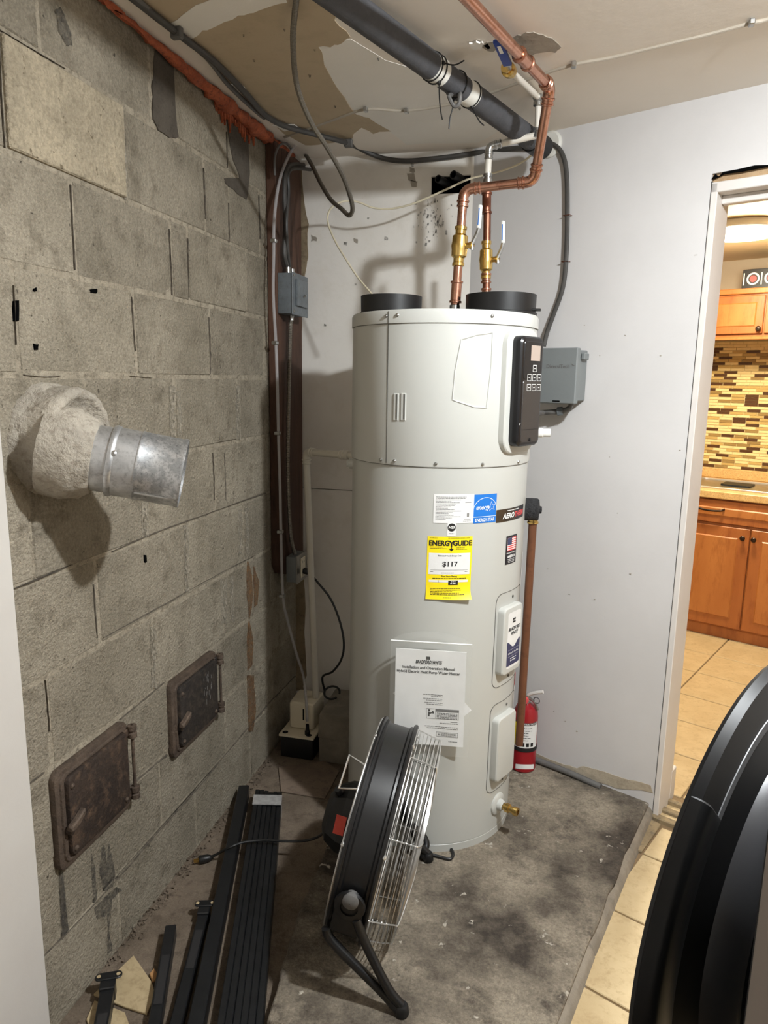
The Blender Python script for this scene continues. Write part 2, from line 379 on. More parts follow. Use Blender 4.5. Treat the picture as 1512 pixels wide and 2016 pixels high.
for i in range(len(olines) - 1):
    for j in range(4):
        s0 = .834 + .29 * j; tile(s0, s0 + .29, olines[i], olines[i + 1])
kl = [-2.23, -1.937, -1.637, -1.346, -1.043, -0.765, -0.47, -0.17]
for i in range(len(kl) - 1):
    for j in range(-2, 4):
        s0 = .544 + .29 * j; tile(s0, s0 + .29, kl[i], kl[i + 1])
# grimy cut strip between slab and first tiles, threshold of the doorway
st('trim_2', MB().prism([W3(.775, .02, .004), W3(.832, .03, .004), W3(.832, .21, .004), W3(.80, .21, .004)], (0, 0, .008)), M['grime'], bevel=.002, label='grimy cut tile beside the pad')
th = MB().obox(KC, EW, -NW, UP, (.79, -.115, 0), (1.66, -.095, .028)).obox(KC, EW, -NW, UP, (.79, -.06, 0), (1.66, -.035, .024)).obox(KC, EW, -NW, UP, (.79, -.01, 0), (1.66, .018, .02))
st('trim_3', th, M['grime'], bevel=.003, label='worn threshold strips in the doorway')
st('trim_4', MB().obox(KC, EW, -NW, UP, (.80, -.095, 0), (1.66, -.01, .012)), M['tile'], label='tile strip inside the doorway')

# left wall of concrete blocks
cz = [0.0, .199, .394, .597, .803, 1.012, 1.216, 1.418, 1.62, 1.817, 2.02, 2.215]
cj = [[1.37, 1.765, 2.16], [1.178, 1.579, 1.975, 2.37], [1.37, 1.77, 2.166], [1.179, 1.582, 1.984, 2.37], [1.363, 1.764, 2.145], [1.169, 1.565, 1.95, 2.34],
      [1.36, 1.735, 2.118], [1.171, 1.563, 1.945, 2.34], [1.357, 1.745, 1.833, 2.204], [1.182, 1.556, 1.939, 2.092, 2.318], [1.29, 1.68, 2.085, 2.45]]
wl = st('wall_left', MB().box((-0.14, -1.0, -0.02), (-0.0018, 2.66, 2.30)), M['mortar'], label='old unpainted concrete block wall with smeared mortar')
for ci, js in enumerate(cj):
    z0, z1 = cz[ci] + .005, cz[ci + 1] - .005
    ys = [js[0] - .39] + js + [2.63]
    for k in range(len(ys) - 1):
        y0, y1 = ys[k] + .005, ys[k + 1] - .005
        if y1 - y0 < .02: continue
        t = random.uniform(-.0012, .0014); mt = M['pale_block'] if (ci == 9 and k == 1) else M['block']
        if mt is M['pale_block']: t = .006
        mb = MB().hexa([(-.09, y0, z0), (t, y0 + random.uniform(-.002, .002), z0 + random.uniform(-.002, .002)), (t + random.uniform(-.001, .001), y1 + random.uniform(-.002, .002), z0 + random.uniform(-.002, .002)), (-.09, y1, z0),
                        (-.09, y0, z1), (t, y0 + random.uniform(-.002, .002), z1 + random.uniform(-.002, .002)), (t, y1 + random.uniform(-.002, .002), z1 + random.uniform(-.002, .002)), (-.09, y1, z1)])
        obj('block', mb, mt, wl, bevel=.003)
def decal(parent, name, mat, poly, plane, off, d, jag=0.0, sub=3):
    pts = []
    n = len(poly)
    for i in range(n):
        a = poly[i]; b = poly[(i + 1) % n]
        for j in range(sub):
            t = j / sub; q = random.uniform(-jag, jag)
            pts.append((a[0] + (b[0] - a[0]) * t + q, a[1] + (b[1] - a[1]) * t + random.uniform(-jag, jag)))
    mb = MB().prism([plane(p[0], p[1], off) for p in pts], d)
    return obj(name, mb, mat, parent, smooth=False)
dw = lambda mat, poly, jag=1.5, sub=3: decal(wl, 'stain_or_hole', M[mat], poly, X, 0.0022, (-.004, 0, 0), jag, sub)
dw('stain_dark', [(305, 95), (318, 88), (340, 105), (345, 200), (352, 270), (335, 272), (312, 255), (303, 235), (300, 170)])
dw('stain_dark', [(445, 215), (488, 240), (490, 300), (491, 365), (485, 392), (468, 380), (445, 362), (442, 352), (472, 350), (455, 300)])
dw('stain_rust', [(489, 1105), (496, 1130), (498, 1175), (492, 1218), (487, 1170), (487, 1130)], .6)
dw('stain_rust', [(491, 1222), (499, 1260), (497, 1310), (487, 1322), (486, 1260)], .6)
dw('stain_rust', [(488, 1330), (500, 1330), (504, 1400), (498, 1440), (490, 1440)], .6)
dw('stain_rust', [(500, 1115), (510, 1145), (507, 1190), (502, 1195)], .6)
dw('stain_soot', [(200, 1668), (206, 1664), (210, 1700), (214, 1660), (228, 1725), (222, 1745), (205, 1755), (197, 1720)], 1)
dw('stain_soot', [(180, 1680), (186, 1705), (192, 1770), (186, 1778), (181, 1730)], 1)
dw('stain_soot', [(185, 1790), (230, 1745), (240, 1752), (222, 1770), (215, 1830), (222, 1870), (212, 1880), (212, 1800), (190, 1810)], 1.6)
dw('stain_soot', [(118, 1712), (124, 1716), (135, 1830), (122, 1852), (120, 1780)], 1)
dw('stain_soot', [(110, 20), (120, 15), (140, 60), (142, 88), (132, 92), (118, 60)], 2)
for (x, y, a, b) in [(32, 612, 5, 20), (72, 683, 4, 6), (185, 573, 6, 4), (70, 570, 3, 3), (287, 1100, 2, 7)]:
    dw('void', [(x - a, y - b), (x + a, y - b), (x + a, y + b), (x - a, y + b)], 1.2, 2)
for (x, y0, y1, ww) in [(472, 1005, 1090, 4), (486, 1000, 1092, 3), (440, 1140, 1228, 6), (456, 1136, 1225, 3), (285, 990, 1056, 7), (367, 1035, 1165, 4), (302, 1235, 1355, 5), (468, 760, 865, 4), (340, 760, 860, 6), (352, 770, 858, 4), (246, 300, 392, 3)]:
    dw('stain_lime', [(x - ww, y0), (x + ww, y0 - 2), (x + ww + 1, (y0 + y1) / 2), (x + ww + 2, y1), (x - ww + 2, y1), (x - ww + 1, (y0 + y1) / 2)], 1.2, 3)
for pts, wd in [([(140, 364), (144, 440), (149, 531)], 2.0), ([(402, 331), (404, 380), (406, 431)], 1.4), ([(334, 451), (337, 510), (340, 580)], 1.3), ([(371, 470), (372, 520), (373, 585)], 1.3), ([(260, 585), (264, 640), (268, 690)], 1.4), ([(412, 625), (415, 680), (415, 735)], 2.2),
               ([(420, 892), (422, 940), (423, 984)], .8), ([(442, 892), (444, 940), (445, 985)], .9), ([(0, 58), (40, 82), (80, 106), (128, 134)], 3.5), ([(0, 80), (4, 180), (11, 290)], 2.2), ([(185, 1151), (188, 1200), (192, 1256)], 1.2), ([(91, 1340), (95, 1390), (99, 1440)], 1.0),
               ([(20, 1163), (80, 1140), (141, 1112)], 1.0), ([(222, 1086), (280, 1060), (338, 1037), (430, 1004), (524, 971)], .9), ([(204, 1256), (270, 1220), (338, 1183), (370, 1164), (440, 1125), (500, 1095)], 1.0), ([(55, 1547), (88, 1521)], 1.3), ([(237, 1417), (280, 1382), (324, 1344)], 1.3), ([(251, 1553), (290, 1520), (330, 1486)], 1.2),
               ([(81, 1889), (140, 1830), (193, 1773), (255, 1705), (315, 1635), (400, 1541), (431, 1502), (529, 1386), (582, 1331)], 1.1), ([(447, 260), (448, 330)], .9), ([(451, 400), (453, 477)], .7), ([(50, 738), (90, 742), (120, 740)], 1.2), ([(258, 740), (300, 744)], .8), ([(28, 562), (33, 678)], 1.0), ([(510, 385), (513, 470)], .8)]:
    wd *= .62
    up_ = [(x + random.uniform(-.6, .6) - wd / 2, y - wd / 2) for x, y in pts]; lo_ = [(x + random.uniform(-.4, .4) + wd / 2, y + wd / 2) for x, y in reversed(pts)]
    decal(wl, 'crack', M['crack'], up_ + lo_, X, 0.0024, (-.004, 0, 0), .55, 6)
# rubble and crust along the foot of the wall
rub = MB()
for i in range(420):
    y = random.uniform(1.30, 2.30); x = min(.038, abs(random.gauss(0.0, .018)) + .002); r = random.uniform(.0015, .007)
    p = V((x, y, r * .3)); q = [p + V((random.uniform(-r, r), random.uniform(-r, r), random.uniform(-.2, 1) * r)) for _ in range(5)] 
    rub.add(q, [(0, 1, 2), (0, 2, 3), (0, 3, 4), (0, 4, 1), (1, 2, 3), (1, 3, 4)])
obj('rubble', rub, M['dirt_floor'], None, 'loose crumbs of mortar and dirt along the foot of the block wall', 'rubble', kind='stuff', smooth=False)

# white boarding over the block wall beside the camera
st('wall_side', MB().box((-.002, -1.0, 0), (.012, 1.10, CEIL)), M['near_paint'], bevel=.003, label='white painted boarding at the left edge of the picture')

# back wall: two boards with a seam and a rectangular hole
YB = 2.63
seam = Y(640, 963, YB).z
hx0, hx1 = Y(849, 360, YB).x, Y(926, 366, YB).x; hz0, hz1 = Y(886, 381, YB).z, Y(886, 346, YB).z
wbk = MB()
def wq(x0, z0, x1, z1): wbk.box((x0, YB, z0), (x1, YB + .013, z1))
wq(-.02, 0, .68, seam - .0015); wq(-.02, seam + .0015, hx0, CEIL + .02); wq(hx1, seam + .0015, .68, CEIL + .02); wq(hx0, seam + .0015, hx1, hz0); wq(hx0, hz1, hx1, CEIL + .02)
wb = st('wall_back', wbk, M['back_paint_lit'], smooth=False, label='off white plasterboard wall behind the heater')
obj('cavity', MB().box((hx0 - .01, YB + .11, hz0 - .01), (hx1 + .01, YB + .12, hz1 + .01)).box((-.1, YB + .0135, -.05), (.72, YB + .02, seam + .01)).box((hx0 - .01, YB + .013, hz0 - .015), (hx1 + .01, YB + .12, hz0 - .001)).box((hx0 - .01, YB + .013, hz1 + .001), (hx1 + .01, YB + .12, hz1 + .015)).box((hx0 - .015, YB + .013, hz0), (hx0 - .001, YB + .12, hz1)).box((hx1 + .001, YB + .013, hz0), (hx1 + .015, YB + .12, hz1)), M['void'], wb)
db = lambda mat, poly, jag=1.5, sub=3, off=YB - .0015: decal(wb, 'stain_or_hole', M[mat], poly, Y, off, (0, .004, 0), jag, sub)
db('raw_paper', [(572, 318), (592, 325), (600, 400), (607, 440), (606, 500), (604, 525), (598, 560), (594, 640), (584, 760), (584, 860), (590, 950), (596, 1080), (600, 1200), (603, 1330), (596, 1360), (560, 1360)], 2)
db('void', [(584, 286), (598, 288), (613, 292), (611, 304), (596, 302), (586, 298)], .6, 2)  # flat black patch painted for the dark of the open cable hole
for i in range(75):
    x = random.gauss(852, 16); y = random.gauss(430, 24); r = abs(random.gauss(0, .6)) + .35; l = r * random.uniform(1, 4); a = random.uniform(-.5, .5)
    db('stain_soot', [(x - r, y - l), (x + r + a * l, y - l), (x + r, y + l), (x - r - a * l, y + l)], .3, 1)
for (x, y, r) in [(812, 335, 5), (810, 350, 7), (815, 362, 6), (700, 474, 4), (618, 470, 5), (812, 325, 3), (680, 480, 3), (760, 470, 3), (700, 560, 2), (640, 640, 2), (725, 430, 2)]:
    db('plaster_grey' if r > 3 else 'stain_soot', [(x - r, y - r * 1.3), (x + r, y - r), (x + r, y + r), (x - r, y + r * .8)], r * .3, 2)

# door wall
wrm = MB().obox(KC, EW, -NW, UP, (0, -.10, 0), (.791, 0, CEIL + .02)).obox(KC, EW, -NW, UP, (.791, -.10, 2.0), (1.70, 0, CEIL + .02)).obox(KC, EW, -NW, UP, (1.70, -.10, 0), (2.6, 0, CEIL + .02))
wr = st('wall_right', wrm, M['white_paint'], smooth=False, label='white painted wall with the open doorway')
dr = lambda name, mat, poly, jag=1.5, sub=3, off=.0015: decal(wr, name, M[mat], poly, lambda a, b, o: W(a, b, o), off, NW * .004, jag, sub)
dr('bare_strip', 'bare_board', [(1048, 1478), (1075, 1492), (1110, 1505), (1135, 1512), (1150, 1508), (1190, 1520), (1235, 1535), (1262, 1540), (1280, 1546), (1284, 1562), (1262, 1556), (1215, 1552), (1180, 1540), (1120, 1524), (1048, 1496)], 1.2, 2)
for (x, y) in [(1338, 886), (1150, 640), (1180, 700), (1112, 1420), (1135, 1440), (1090, 1400), (1200, 900), (1215, 1010), (1170, 1180), (1240, 1130), (1120, 1170), (1230, 660), (1300, 700)]:
    r = random.uniform(.5, 1.2); dr('scuff', 'plaster_grey', [(x - r, y - r), (x + r * 2, y - r * .6), (x + r * 2, y + r), (x - r, y + r * .8)], .5, 2)
# doorway frame
fr = thing('trim_5', W3(.80, -.05, 0), None, None); fr['kind'] = 'structure'; fr['label'] = 'white painted frame of the open doorway'
obj('jamb', MB().obox(KC, EW, -NW, UP, (.793, -.118, .01), (.811, .003, 1.974)), M['frame_white'], fr, bevel=.002)
obj('jamb', MB().obox(KC, EW, -NW, UP, (1.66, -.118, .01), (1.70, .003, 1.974)), M['frame_white'], fr, bevel=.002)
obj('head', MB().obox(KC, EW, -NW, UP, (.793, -.118, 1.948), (1.70, .003, 1.976)), M['frame_white'], fr, bevel=.002)
obj('stop', MB().obox(KC, EW, -NW, UP, (.811, -.075, 1.925), (1.66, -.045, 1.948)), M['frame_white'], fr, bevel=.002)
obj('lintel', MB().obox(KC, EW, -NW, UP, (.791, -.09, 1.976), (1.70, -.012, 2.002)), M['lintel_wood'], fr)
obj('gap', MB().obox(KC, EW, -NW, UP, (.7895, -.09, .05), (.7935, -.001, 1.98)), M['void'], fr)
obj('torn_edge', MB().prism([W3(s, .0012, z) for s, z in [(.791, 1.985), (.80, 1.998), (.81, 1.99), (.82, 2.0), (.86, 2.001), (.90, 2.004), (.93, 2.0), (1.0, 2.006), (1.2, 2.01), (1.2, 1.996), (.95, 1.996), (.87, 1.993), (.825, 1.994), (.8, 1.985)]], NW * .004), M['void'], fr, smooth=False)
st('baseboard_kitchen', MB().obox(KC, EW, -NW, UP, (.30, -.155, .01), (.812, -.105, .13)), M['frame_white'], bevel=.003, label='white baseboard end just behind the door frame')
# remaining walls, ceiling
p1 = W3(2.6, 0, 0)
st('wall_east', MB().box((p1.x, -1.0, 0), (p1.x + .1, p1.y + .05, CEIL)), M['rear_paint'])
st('wall_rear', MB().box((-.14, -1.1, 0), (p1.x + .1, -1.0, CEIL)), M['rear_paint'])
st('floor_rear', MB().box((.6, -1.0, -.05), (p1.x, 1.2, -.001)), M['tile'], label='tile floor behind the camera')
ce = st('ceiling', MB().prism([(-.14, -1.1, CEIL), (p1.x + .1, -1.1, CEIL), (p1.x + .1, p1.y, CEIL), W3(2.6, 0, CEIL), W3(0, 0, CEIL), (-.14, YB + .02, CEIL)], (0, 0, .1)), M['ceiling_paint'], smooth=False, label='stained and patched plaster ceiling')
dc = lambda name, mat, poly, jag=1.5, sub=3, t=.0015: decal(ce, name, M[mat], poly, Z, CEIL - t, (0, 0, .004), jag, sub)
dc('paint_patch', 'ceiling_tan', [(200, -60), (690, -60), (660, 40), (690, 72), (672, 85), (650, 92), (628, 92), (640, 130), (665, 175), (700, 226), (725, 232), (768, 258), (735, 262), (712, 250), (700, 262), (690, 275), (640, 283), (600, 288), (560, 262), (470, 180), (380, 90), (290, 20)], 2)
dc('paint_patch', 'ceiling_white', [(334, 47), (372, 20), (420, -4), (560, -8), (566, 6), (530, 14), (500, 24), (470, 32), (430, 52), (398, 62), (372, 78), (350, 64)], 2.5, 3, .0025)
dc('paint_patch', 'ceiling_white', [(628, 94), (690, 76), (760, 120), (860, 150), (1000, 250), (940, 280), (800, 285), (766, 258), (722, 232), (702, 226), (664, 172), (640, 130)], 1.5, 3, .0008)
dc('paint_patch', 'ceiling_white', [(455, 166), (480, 170), (486, 182), (468, 186)], 1.5, 2, .0028)
dc('paint_patch', 'ceiling_white', [(536, 246), (580, 244), (590, 254), (560, 258)], 1.5, 2, .0028)
dc('plaster_hole', 'plaster_grey', [(1010, 75), (1035, 65), (1062, 66), (1085, 76), (1106, 95), (1095, 104), (1065, 105), (1040, 110), (1020, 100), (1005, 88)], 2.5, 3)
dc('plaster_hole', 'plaster_grey', [(945, 90), (958, 84), (980, 80), (986, 92), (975, 100), (960, 100)], 2, 3)
dc('hole', 'void', [(952, 90), (960, 86), (965, 96), (960, 98)], 1, 2, .0025)
dc('plaster_flake', 'ceiling_white', [(925, 88), (940, 82), (952, 88), (945, 96), (930, 98)], 2.5, 3, .006)
for (x, y) in [(500, 120), (620, 100), (560, 60), (455, 150), (750, 70), (480, 70), (660, 210), (610, 150), (745, 118), (930, 170), (905, 215)]:
    dc('speck', 'stain_soot', [(x - 2, y - 2), (x + 2, y - 1), (x + 1, y + 2.5), (x - 1, y + 2)], .8, 1, .003)

# kitchen shell
st('wall_kitchen', MB().obox(KC, EW, -NW, UP, (-.7, -2.65, 0), (2.6, -2.545, 2.3)).obox(KC, EW, -NW, UP, (-.75, -2.6, 0), (-.65, -.10, 2.3)).obox(KC, EW, -NW, UP, (2.4, -2.6, 0), (2.5, -.10, 2.3)), M['kitchen_wall'], smooth=False, label='pale kitchen wall above the cabinets')
st('ceiling_kitchen', MB().obox(KC, EW, -NW, UP, (-.7, -2.6, 2.15), (2.5, -.10, 2.25)), M['kitchen_ceiling'], label='cream kitchen ceiling')

# ================================================================== WATER HEATER
HX, HY, HR, HZ0, HZ1 = .6555, 2.116, .262, .05, 1.599
def hp(thd, z, r=HR):
    a = math.radians(thd); return V((HX + .0052 * (z - .82) / .78 + r * math.cos(a), HY + r * math.sin(a), z))
def cyl(px, py, R=HR):
    d = ray(px, py); ox, oy = CAM.x - HX, CAM.y - HY
    A = d.x ** 2 + d.y ** 2; B = 2 * (ox * d.x + oy * d.y); Cc = ox * ox + oy * oy - R * R
    t = (-B - math.sqrt(max(B * B - 4 * A * Cc, 0))) / (2 * A); P = CAM + d * t
    return math.degrees(math.atan2(P.y - HY, P.x - HX)), P.z
def hlathe(prof, seg=96):
    mb = MB(); 
    for r, z in prof:
        for k in range(seg): mb.v.append(hp(360 * k / seg, z, r))
    for i in range(len(prof) - 1):
        for k in range(seg):
            mb.f.append((i * seg + k, i * seg + (k + 1) % seg, (i + 1) * seg + (k + 1) % seg, (i + 1) * seg + k))
    return mb
wh = thing('water_heater', (HX, HY, HZ0), 'tall pale grey heat pump water heater standing on the concrete pad', 'water heater')
obj('tank_jacket', hlathe([(.10, .05), (HR, .05), (HR, .072), (HR - .002, .0735), (HR, .075), (HR, 1.196), (.2, 1.197)]), M['heater_paint'], wh)
obj('upper_shroud', hlathe([(.2, 1.192), (HR + .003, 1.192), (HR + .004, 1.195), (HR + .004, 1.564), (.2, 1.564)]), M['heater_trim'], wh)
top = obj('top_cap', hlathe([(HR + .003, 1.563), (HR + .007, 1.5645), (HR + .007, 1.592), (HR + .003, 1.599), (.02, 1.6025)]), M['heater_trim'], wh)
def hframe(thd, z, r=HR):
    a = math.radians(thd); return hp(thd, z, r), V((-math.sin(a), math.cos(a), 0)), V((math.cos(a), math.sin(a), 0))
th_s = -114
o_, t_, n_ = hframe(th_s, 1.38, HR + .004)
obj('seam', MB().obox(o_, t_, UP, n_, (-.0012, -.185, -.002), (.0012, .185, .0008)), M['seam'], wh)
o_, t_, n_ = hframe(th_s, 1.58, HR + .007); obj('seam', MB().obox(o_, t_, UP, n_, (-.001, -.015, -.002), (.001, .015, .0008)), M['seam'], wh)
obj('seam', hlathe([(HR + .001, 1.1905), (HR + .0022, 1.1905), (HR + .0022, 1.192), (HR + .001, 1.192)]), M['seam'], wh)
obj('seam', hlathe([(HR + .004, 1.5625), (HR + .0052, 1.5625), (HR + .0052, 1.564), (HR + .004, 1.564)]), M['seam'], wh)
screw_me = None
def screw(px, py, R, parent=wh, r=.0045):
    a, z = cyl(px, py, R); o, t, n = hframe(a, z, R)
    obj('screw', MB().lathe(o, n, [(r, -.001), (r * 1.05, .002), (r * .7, .004), (.0003, .0046)], 10), M['steel'], parent)
for (x, y) in [(757, 622), (779, 620), (965, 622)]: screw(x, y, HR + .007)
for (x, y) in [(748, 905), (775, 907), (856, 913), (948, 914), (1018, 909)]: screw(x, y, HR + .004)
# raised outline on the shroud
pl = [(905, 668), (935, 659), (966, 655), (964, 720), (955, 803), (930, 801), (888, 787), (893, 730)]
pts = []
for i in range(len(pl)):
    a = pl[i]; b = pl[(i + 1) % len(pl)]
    for k in range(5): pts.append((a[0] + (b[0] - a[0]) * k / 5, a[1] + (b[1] - a[1]) * k / 5))
pts = [hp(*cyl(x, y, HR + .004), HR + .0042) for x, y in pts]
obj('raised_outline', MB().tube(pts, .0022, 6, closed=True), M['heater_trim'], wh)
for xc in (777.5, 792):
    a, z = cyl(xc, 801, HR + .004); o, t, n = hframe(a, z, HR + .004)
    sv = obj('vent_slot', MB().obox(o, t, UP, n, (-.0075, -.036, -.001), (.0075, .036, .003)), M['heater_trim'], wh, bevel=.0015)
    obj('slot_opening', MB().obox(o, t, UP, n, (.0005, -.033, 0), (.005, .033, .0036)), M['seam'], sv)
# control panel
TP = -28.0
o_, t_, n_ = hframe(TP, 1.392, HR)
def rr(w, h, r, n=6):
    out = []
    for cx, cy, a0 in ((w / 2 - r, h / 2 - r, 0), (-w / 2 + r, h / 2 - r, 90), (-w / 2 + r, -h / 2 + r, 180), (w / 2 - r, -h / 2 + r, 270)):
        for k in range(n + 1):
            a = math.radians(a0 + 90 * k / n); out.append((cx + r * math.cos(a), cy + r * math.sin(a)))
    return out
L3 = lambda u, v, d: o_ + t_ * u + UP * v + n_ * d
obj('panel_bezel', MB().prism([L3(u, v, -.02) for u, v in rr(.160, .335, .045)], n_ * .030), M['heater_trim'], wh, bevel=.008, seg=3)
cp = obj('control_panel', MB().prism([L3(u, v, .0) for u, v in rr(.116, .292, .02)], n_ * .038), M['panel_black'], wh, bevel=.012, seg=3)
obj('panel_cover', MB().prism([L3(u, v - .052, .031) for u, v in rr(.092, .165, .008)], n_ * .0095), M['panel_brown'], cp, bevel=.002)
obj('display_plate', MB().prism([L3(u, v + .083, .031) for u, v in rr(.092, .10, .008)], n_ * .0085), M['panel_black'], cp, bevel=.002)
P_ = lambda u, v: L3(u, v, .0402)
mb = MB(); rect(mb, P_, -.014, .082, .034, .122); obj('screen', mb, M['screen'], cp)
mb = MB()
for (u, v) in [(.012, .062), (-.014, .038), (.012, .038), (.038, .038), (-.014, .012), (.012, .012), (.038, .012)]:
    u -= .004
    for (a, b, c, d) in ((-.010, -.009, .010, -.0078), (-.010, .0078, .010, .009), (-.010, -.009, -.0086, .009), (.0086, -.009, .010, .009), (-.004, -.001, .004, .001)): rect(mb, P_, u + a, v + b, u + c, v + d)
mb.v = [p + n_ * .0006 for p in mb.v]; obj('buttons', mb, M['print_white'], cp, label='white outlined touch buttons')
mb = MB(); rect(mb, lambda u, v: L3(u, v, .0412), -.045, -.1005, .048, -.0995); obj('cover_line', mb, M['panel_black'], cp)
mb = MB().add([L3(-.056, -.082, .0335), L3(-.048, -.082, .0388), L3(-.052, -.089, .0370)], [(0, 1, 2)]); obj('arrow_mark', mb, M['print_white'], cp)
mb = MB().lathe(L3(.0, -.128, .037), n_, [(.005, 0), (.005, .006), (.0005, .0062)], 12); obj('knob', mb, M['panel_black'], cp)
# duct collars, nipple
def collar(x, y, r, zt):
    mb = MB().lathe((x, y, 1.596), UP, [(r + .004, 0), (r + .004, .012), (r, .014), (r + .001, zt - 1.596), (r - .004, zt - 1.596), (r - .005, .0)], 56)
    return obj('duct_collar', mb, M['black_plastic'], wh)
collar(.508, 2.085, .088, 1.655); c2 = collar(.822, 2.10, .098, 1.657)
obj('collar_tab', MB().box((.90, 2.06, 1.612), (.935, 2.09, 1.617)), M['black_plastic'], c2, bevel=.001)
obj('nipple', MB().lathe((.69, 2.11, 1.598), UP, [(.0125, 0), (.0125, .018), (.015, .02), (.015, .034), (.0125, .036)], 20, capb=True), M['steel'], wh)
# side fittings
for (thd, z, r, l, mt) in ((6, 1.272, .014, .06, 'print_white'), (2, 1.315, .012, .016, 'grey_box')):
    o, t, n = hframe(thd, z, HR); obj('side_fitting', MB().lathe(o, n, [(r * .7, 0), (r * .7, l * .25), (r, l * .28), (r, l * .62), (r * .85, l * .66), (r * .85, l), (.0005, l)], 18), M[mt], wh)
o, t, n = hframe(188, 1.165, HR); obj('condensate_outlet', MB().lathe(o, n, [(.016, 0), (.016, .012), (.011, .014), (.011, .02)], 16), M['heater_trim'], wh)
# access covers
def cover(zc, h, name_label):
    o, t, n = hframe(-25, zc, HR); Q = lambda u, v, d: o + t * u + UP * v + n * d
    R3_ = lambda u, v, d: hp(-21 + math.degrees(u / HR), zc + v, HR + d)
    a = obj('access_cover', MB().prism([Q(u, v, -.012) for u, v in rr(.108, h * .72, .016)], n * .030), M['heater_trim'], wh, bevel=.009, seg=3, label=name_label)
    ring = []
    rp = rr(.166, h, .026)
    for i in range(len(rp)):
        p = rp[i]; q = rp[(i + 1) % len(rp)]; m_ = max(1, int(math.hypot(q[0] - p[0], q[1] - p[1]) / .03))
        for k in range(m_): ring.append((p[0] + (q[0] - p[0]) * k / m_, p[1] + (q[1] - p[1]) * k / m_))
    obj('cover_plate_edge', MB().tube([R3_(u, v, .0002) for u, v in ring], .0012, 5, closed=True), M['seam'], a)
    for v in (h * .43, -h * .43):
        obj('screw', MB().lathe(R3_(0, v, 0), n, [(.004, -.001), (.004, .002), (.001, .003)], 10), M['seam'], a)
    return a, Q
ca, Q1 = cover(.682, .285, 'raised cover with a white and navy label')
cb, Q2 = cover(.345, .285, 'blank raised lower cover')
lab = lambda u, v, d=.0186: Q1(u, v, d)
mb = MB().prism([lab(u + .004, v, .0176) for u, v in rr(.074, .17, .008)], (Q1(0, 0, 1) - Q1(0, 0, 0)) * .0006); lb = obj('maker_label', mb, M['paper'], ca)
wave = [(-.037 + .004, -.077), (.033 + .004, -.077), (.037 + .004, -.073)] + [(.041 - .074 * k / 10, -.012 + .010 * math.cos(k / 10 * 2 * math.pi)) for k in range(11)] + [(-.033, -.073)]
obj('navy_half', MB().prism([lab(u, v, .0184) for u, v in wave], (Q1(0, 0, 1) - Q1(0, 0, 0)) * .0003), M['navy'], lb)
mb = MB(); f_ = lambda u, v: lab(u, v, .0189)
put_text(mb, f_, 'BRADFORD', .004, .034, .0145, bold=.0004, sx=.9, shear=.25); put_text(mb, f_, 'WHITE', .004, .020, .0145, bold=.0004, sx=.9, shear=.25)
for (a, b) in ((-.006, .060), (.002, .060), (-.006, .052), (.002, .052)): rect(mb, f_, a, b, a + .007, b + .006)
obj('lettering', mb, M['print_black'], lb)
mb = MB(); put_text(mb, f_, 'Built to Be The Best', .004, -.039, .0072, bold=.0002)
rect(mb, f_, -.026, -.029, .034, -.0284); rect(mb, f_, -.026, -.0485, .034, -.048)
for k in range(2): dashes(mb, f_, -.012, .022, -.056 - .007 * k, .0028)
obj('lettering', mb, M['print_white'], lb)
# drain valve
o, t, n = hframe(-26, .150, HR)
dv = obj('drain_valve', MB().lathe(o, n, [(.001, .022), (.010, .022), (.010, .030), (.014, .031), (.014, .042), (.010, .044), (.010, .056), (.013, .058), (.013, .070), (.008, .071), (.007, .05), (.001, .05)], 20), M['brass'], wh, label='brass drain spigot')
obj('escutcheon', MB().lathe(o, n, [(.034, -.004), (.034, .003), (.030, .006), (.018, .007), (.016, .018), (.011, .022)], 28), M['heater_trim'], dv)

# labels on the jacket
def jl(th0, z0, th1, z1, d=.0009):
    cu = (th0 + th1) / 2; cv = (z0 + z1) / 2
    f = lambda u, v, e=0.0: hp(cu + math.degrees(u / HR), cv + v, HR + d + e)
    return f, math.radians(th1 - th0) * HR, z1 - z0
def sticker(name, mat, th0, z0, th1, z1, d=.0009, nu=14, parent=wh, bow=None):
    f, w_, h = jl(th0, z0, th1, z1, d); mb = MB(); g = bow or (lambda u, v: f(u, v))
    mb.grid(lambda a, b: g((a - .5) * w_, (b - .5) * h), nu, 4); return obj(name, mb, M[mat], parent), f, w_, h
# rating plate
s_, f, w_, h = sticker('rating_label', 'paper', -83.3, 1.041, -59.2, 1.12)
mb = MB(); g = lambda u, v: f(u, v, .0004)
for k in range(17):
    v = h / 2 - .0075 - k * .0038
    if k < 2: dashes(mb, g, -w_ / 2 + .006, w_ / 2 - .022, v, .0013)
    else: dashes(mb, g, -w_ / 2 + .006, -w_ / 2 + random.uniform(.03, .075), v, .0011)
obj('lettering', mb, M['print_grey'], s_)
mb = MB(); rect(mb, g, .028, -.030, .047, -.029); rect(mb, g, .036, -.022, .042, -.012); rect(mb, g, .030, .016, .047, .0172); dashes(mb, g, .026, .048, -.034, .001); obj('certification_mark', mb, M['print_dim'], s_, kind='stuff')
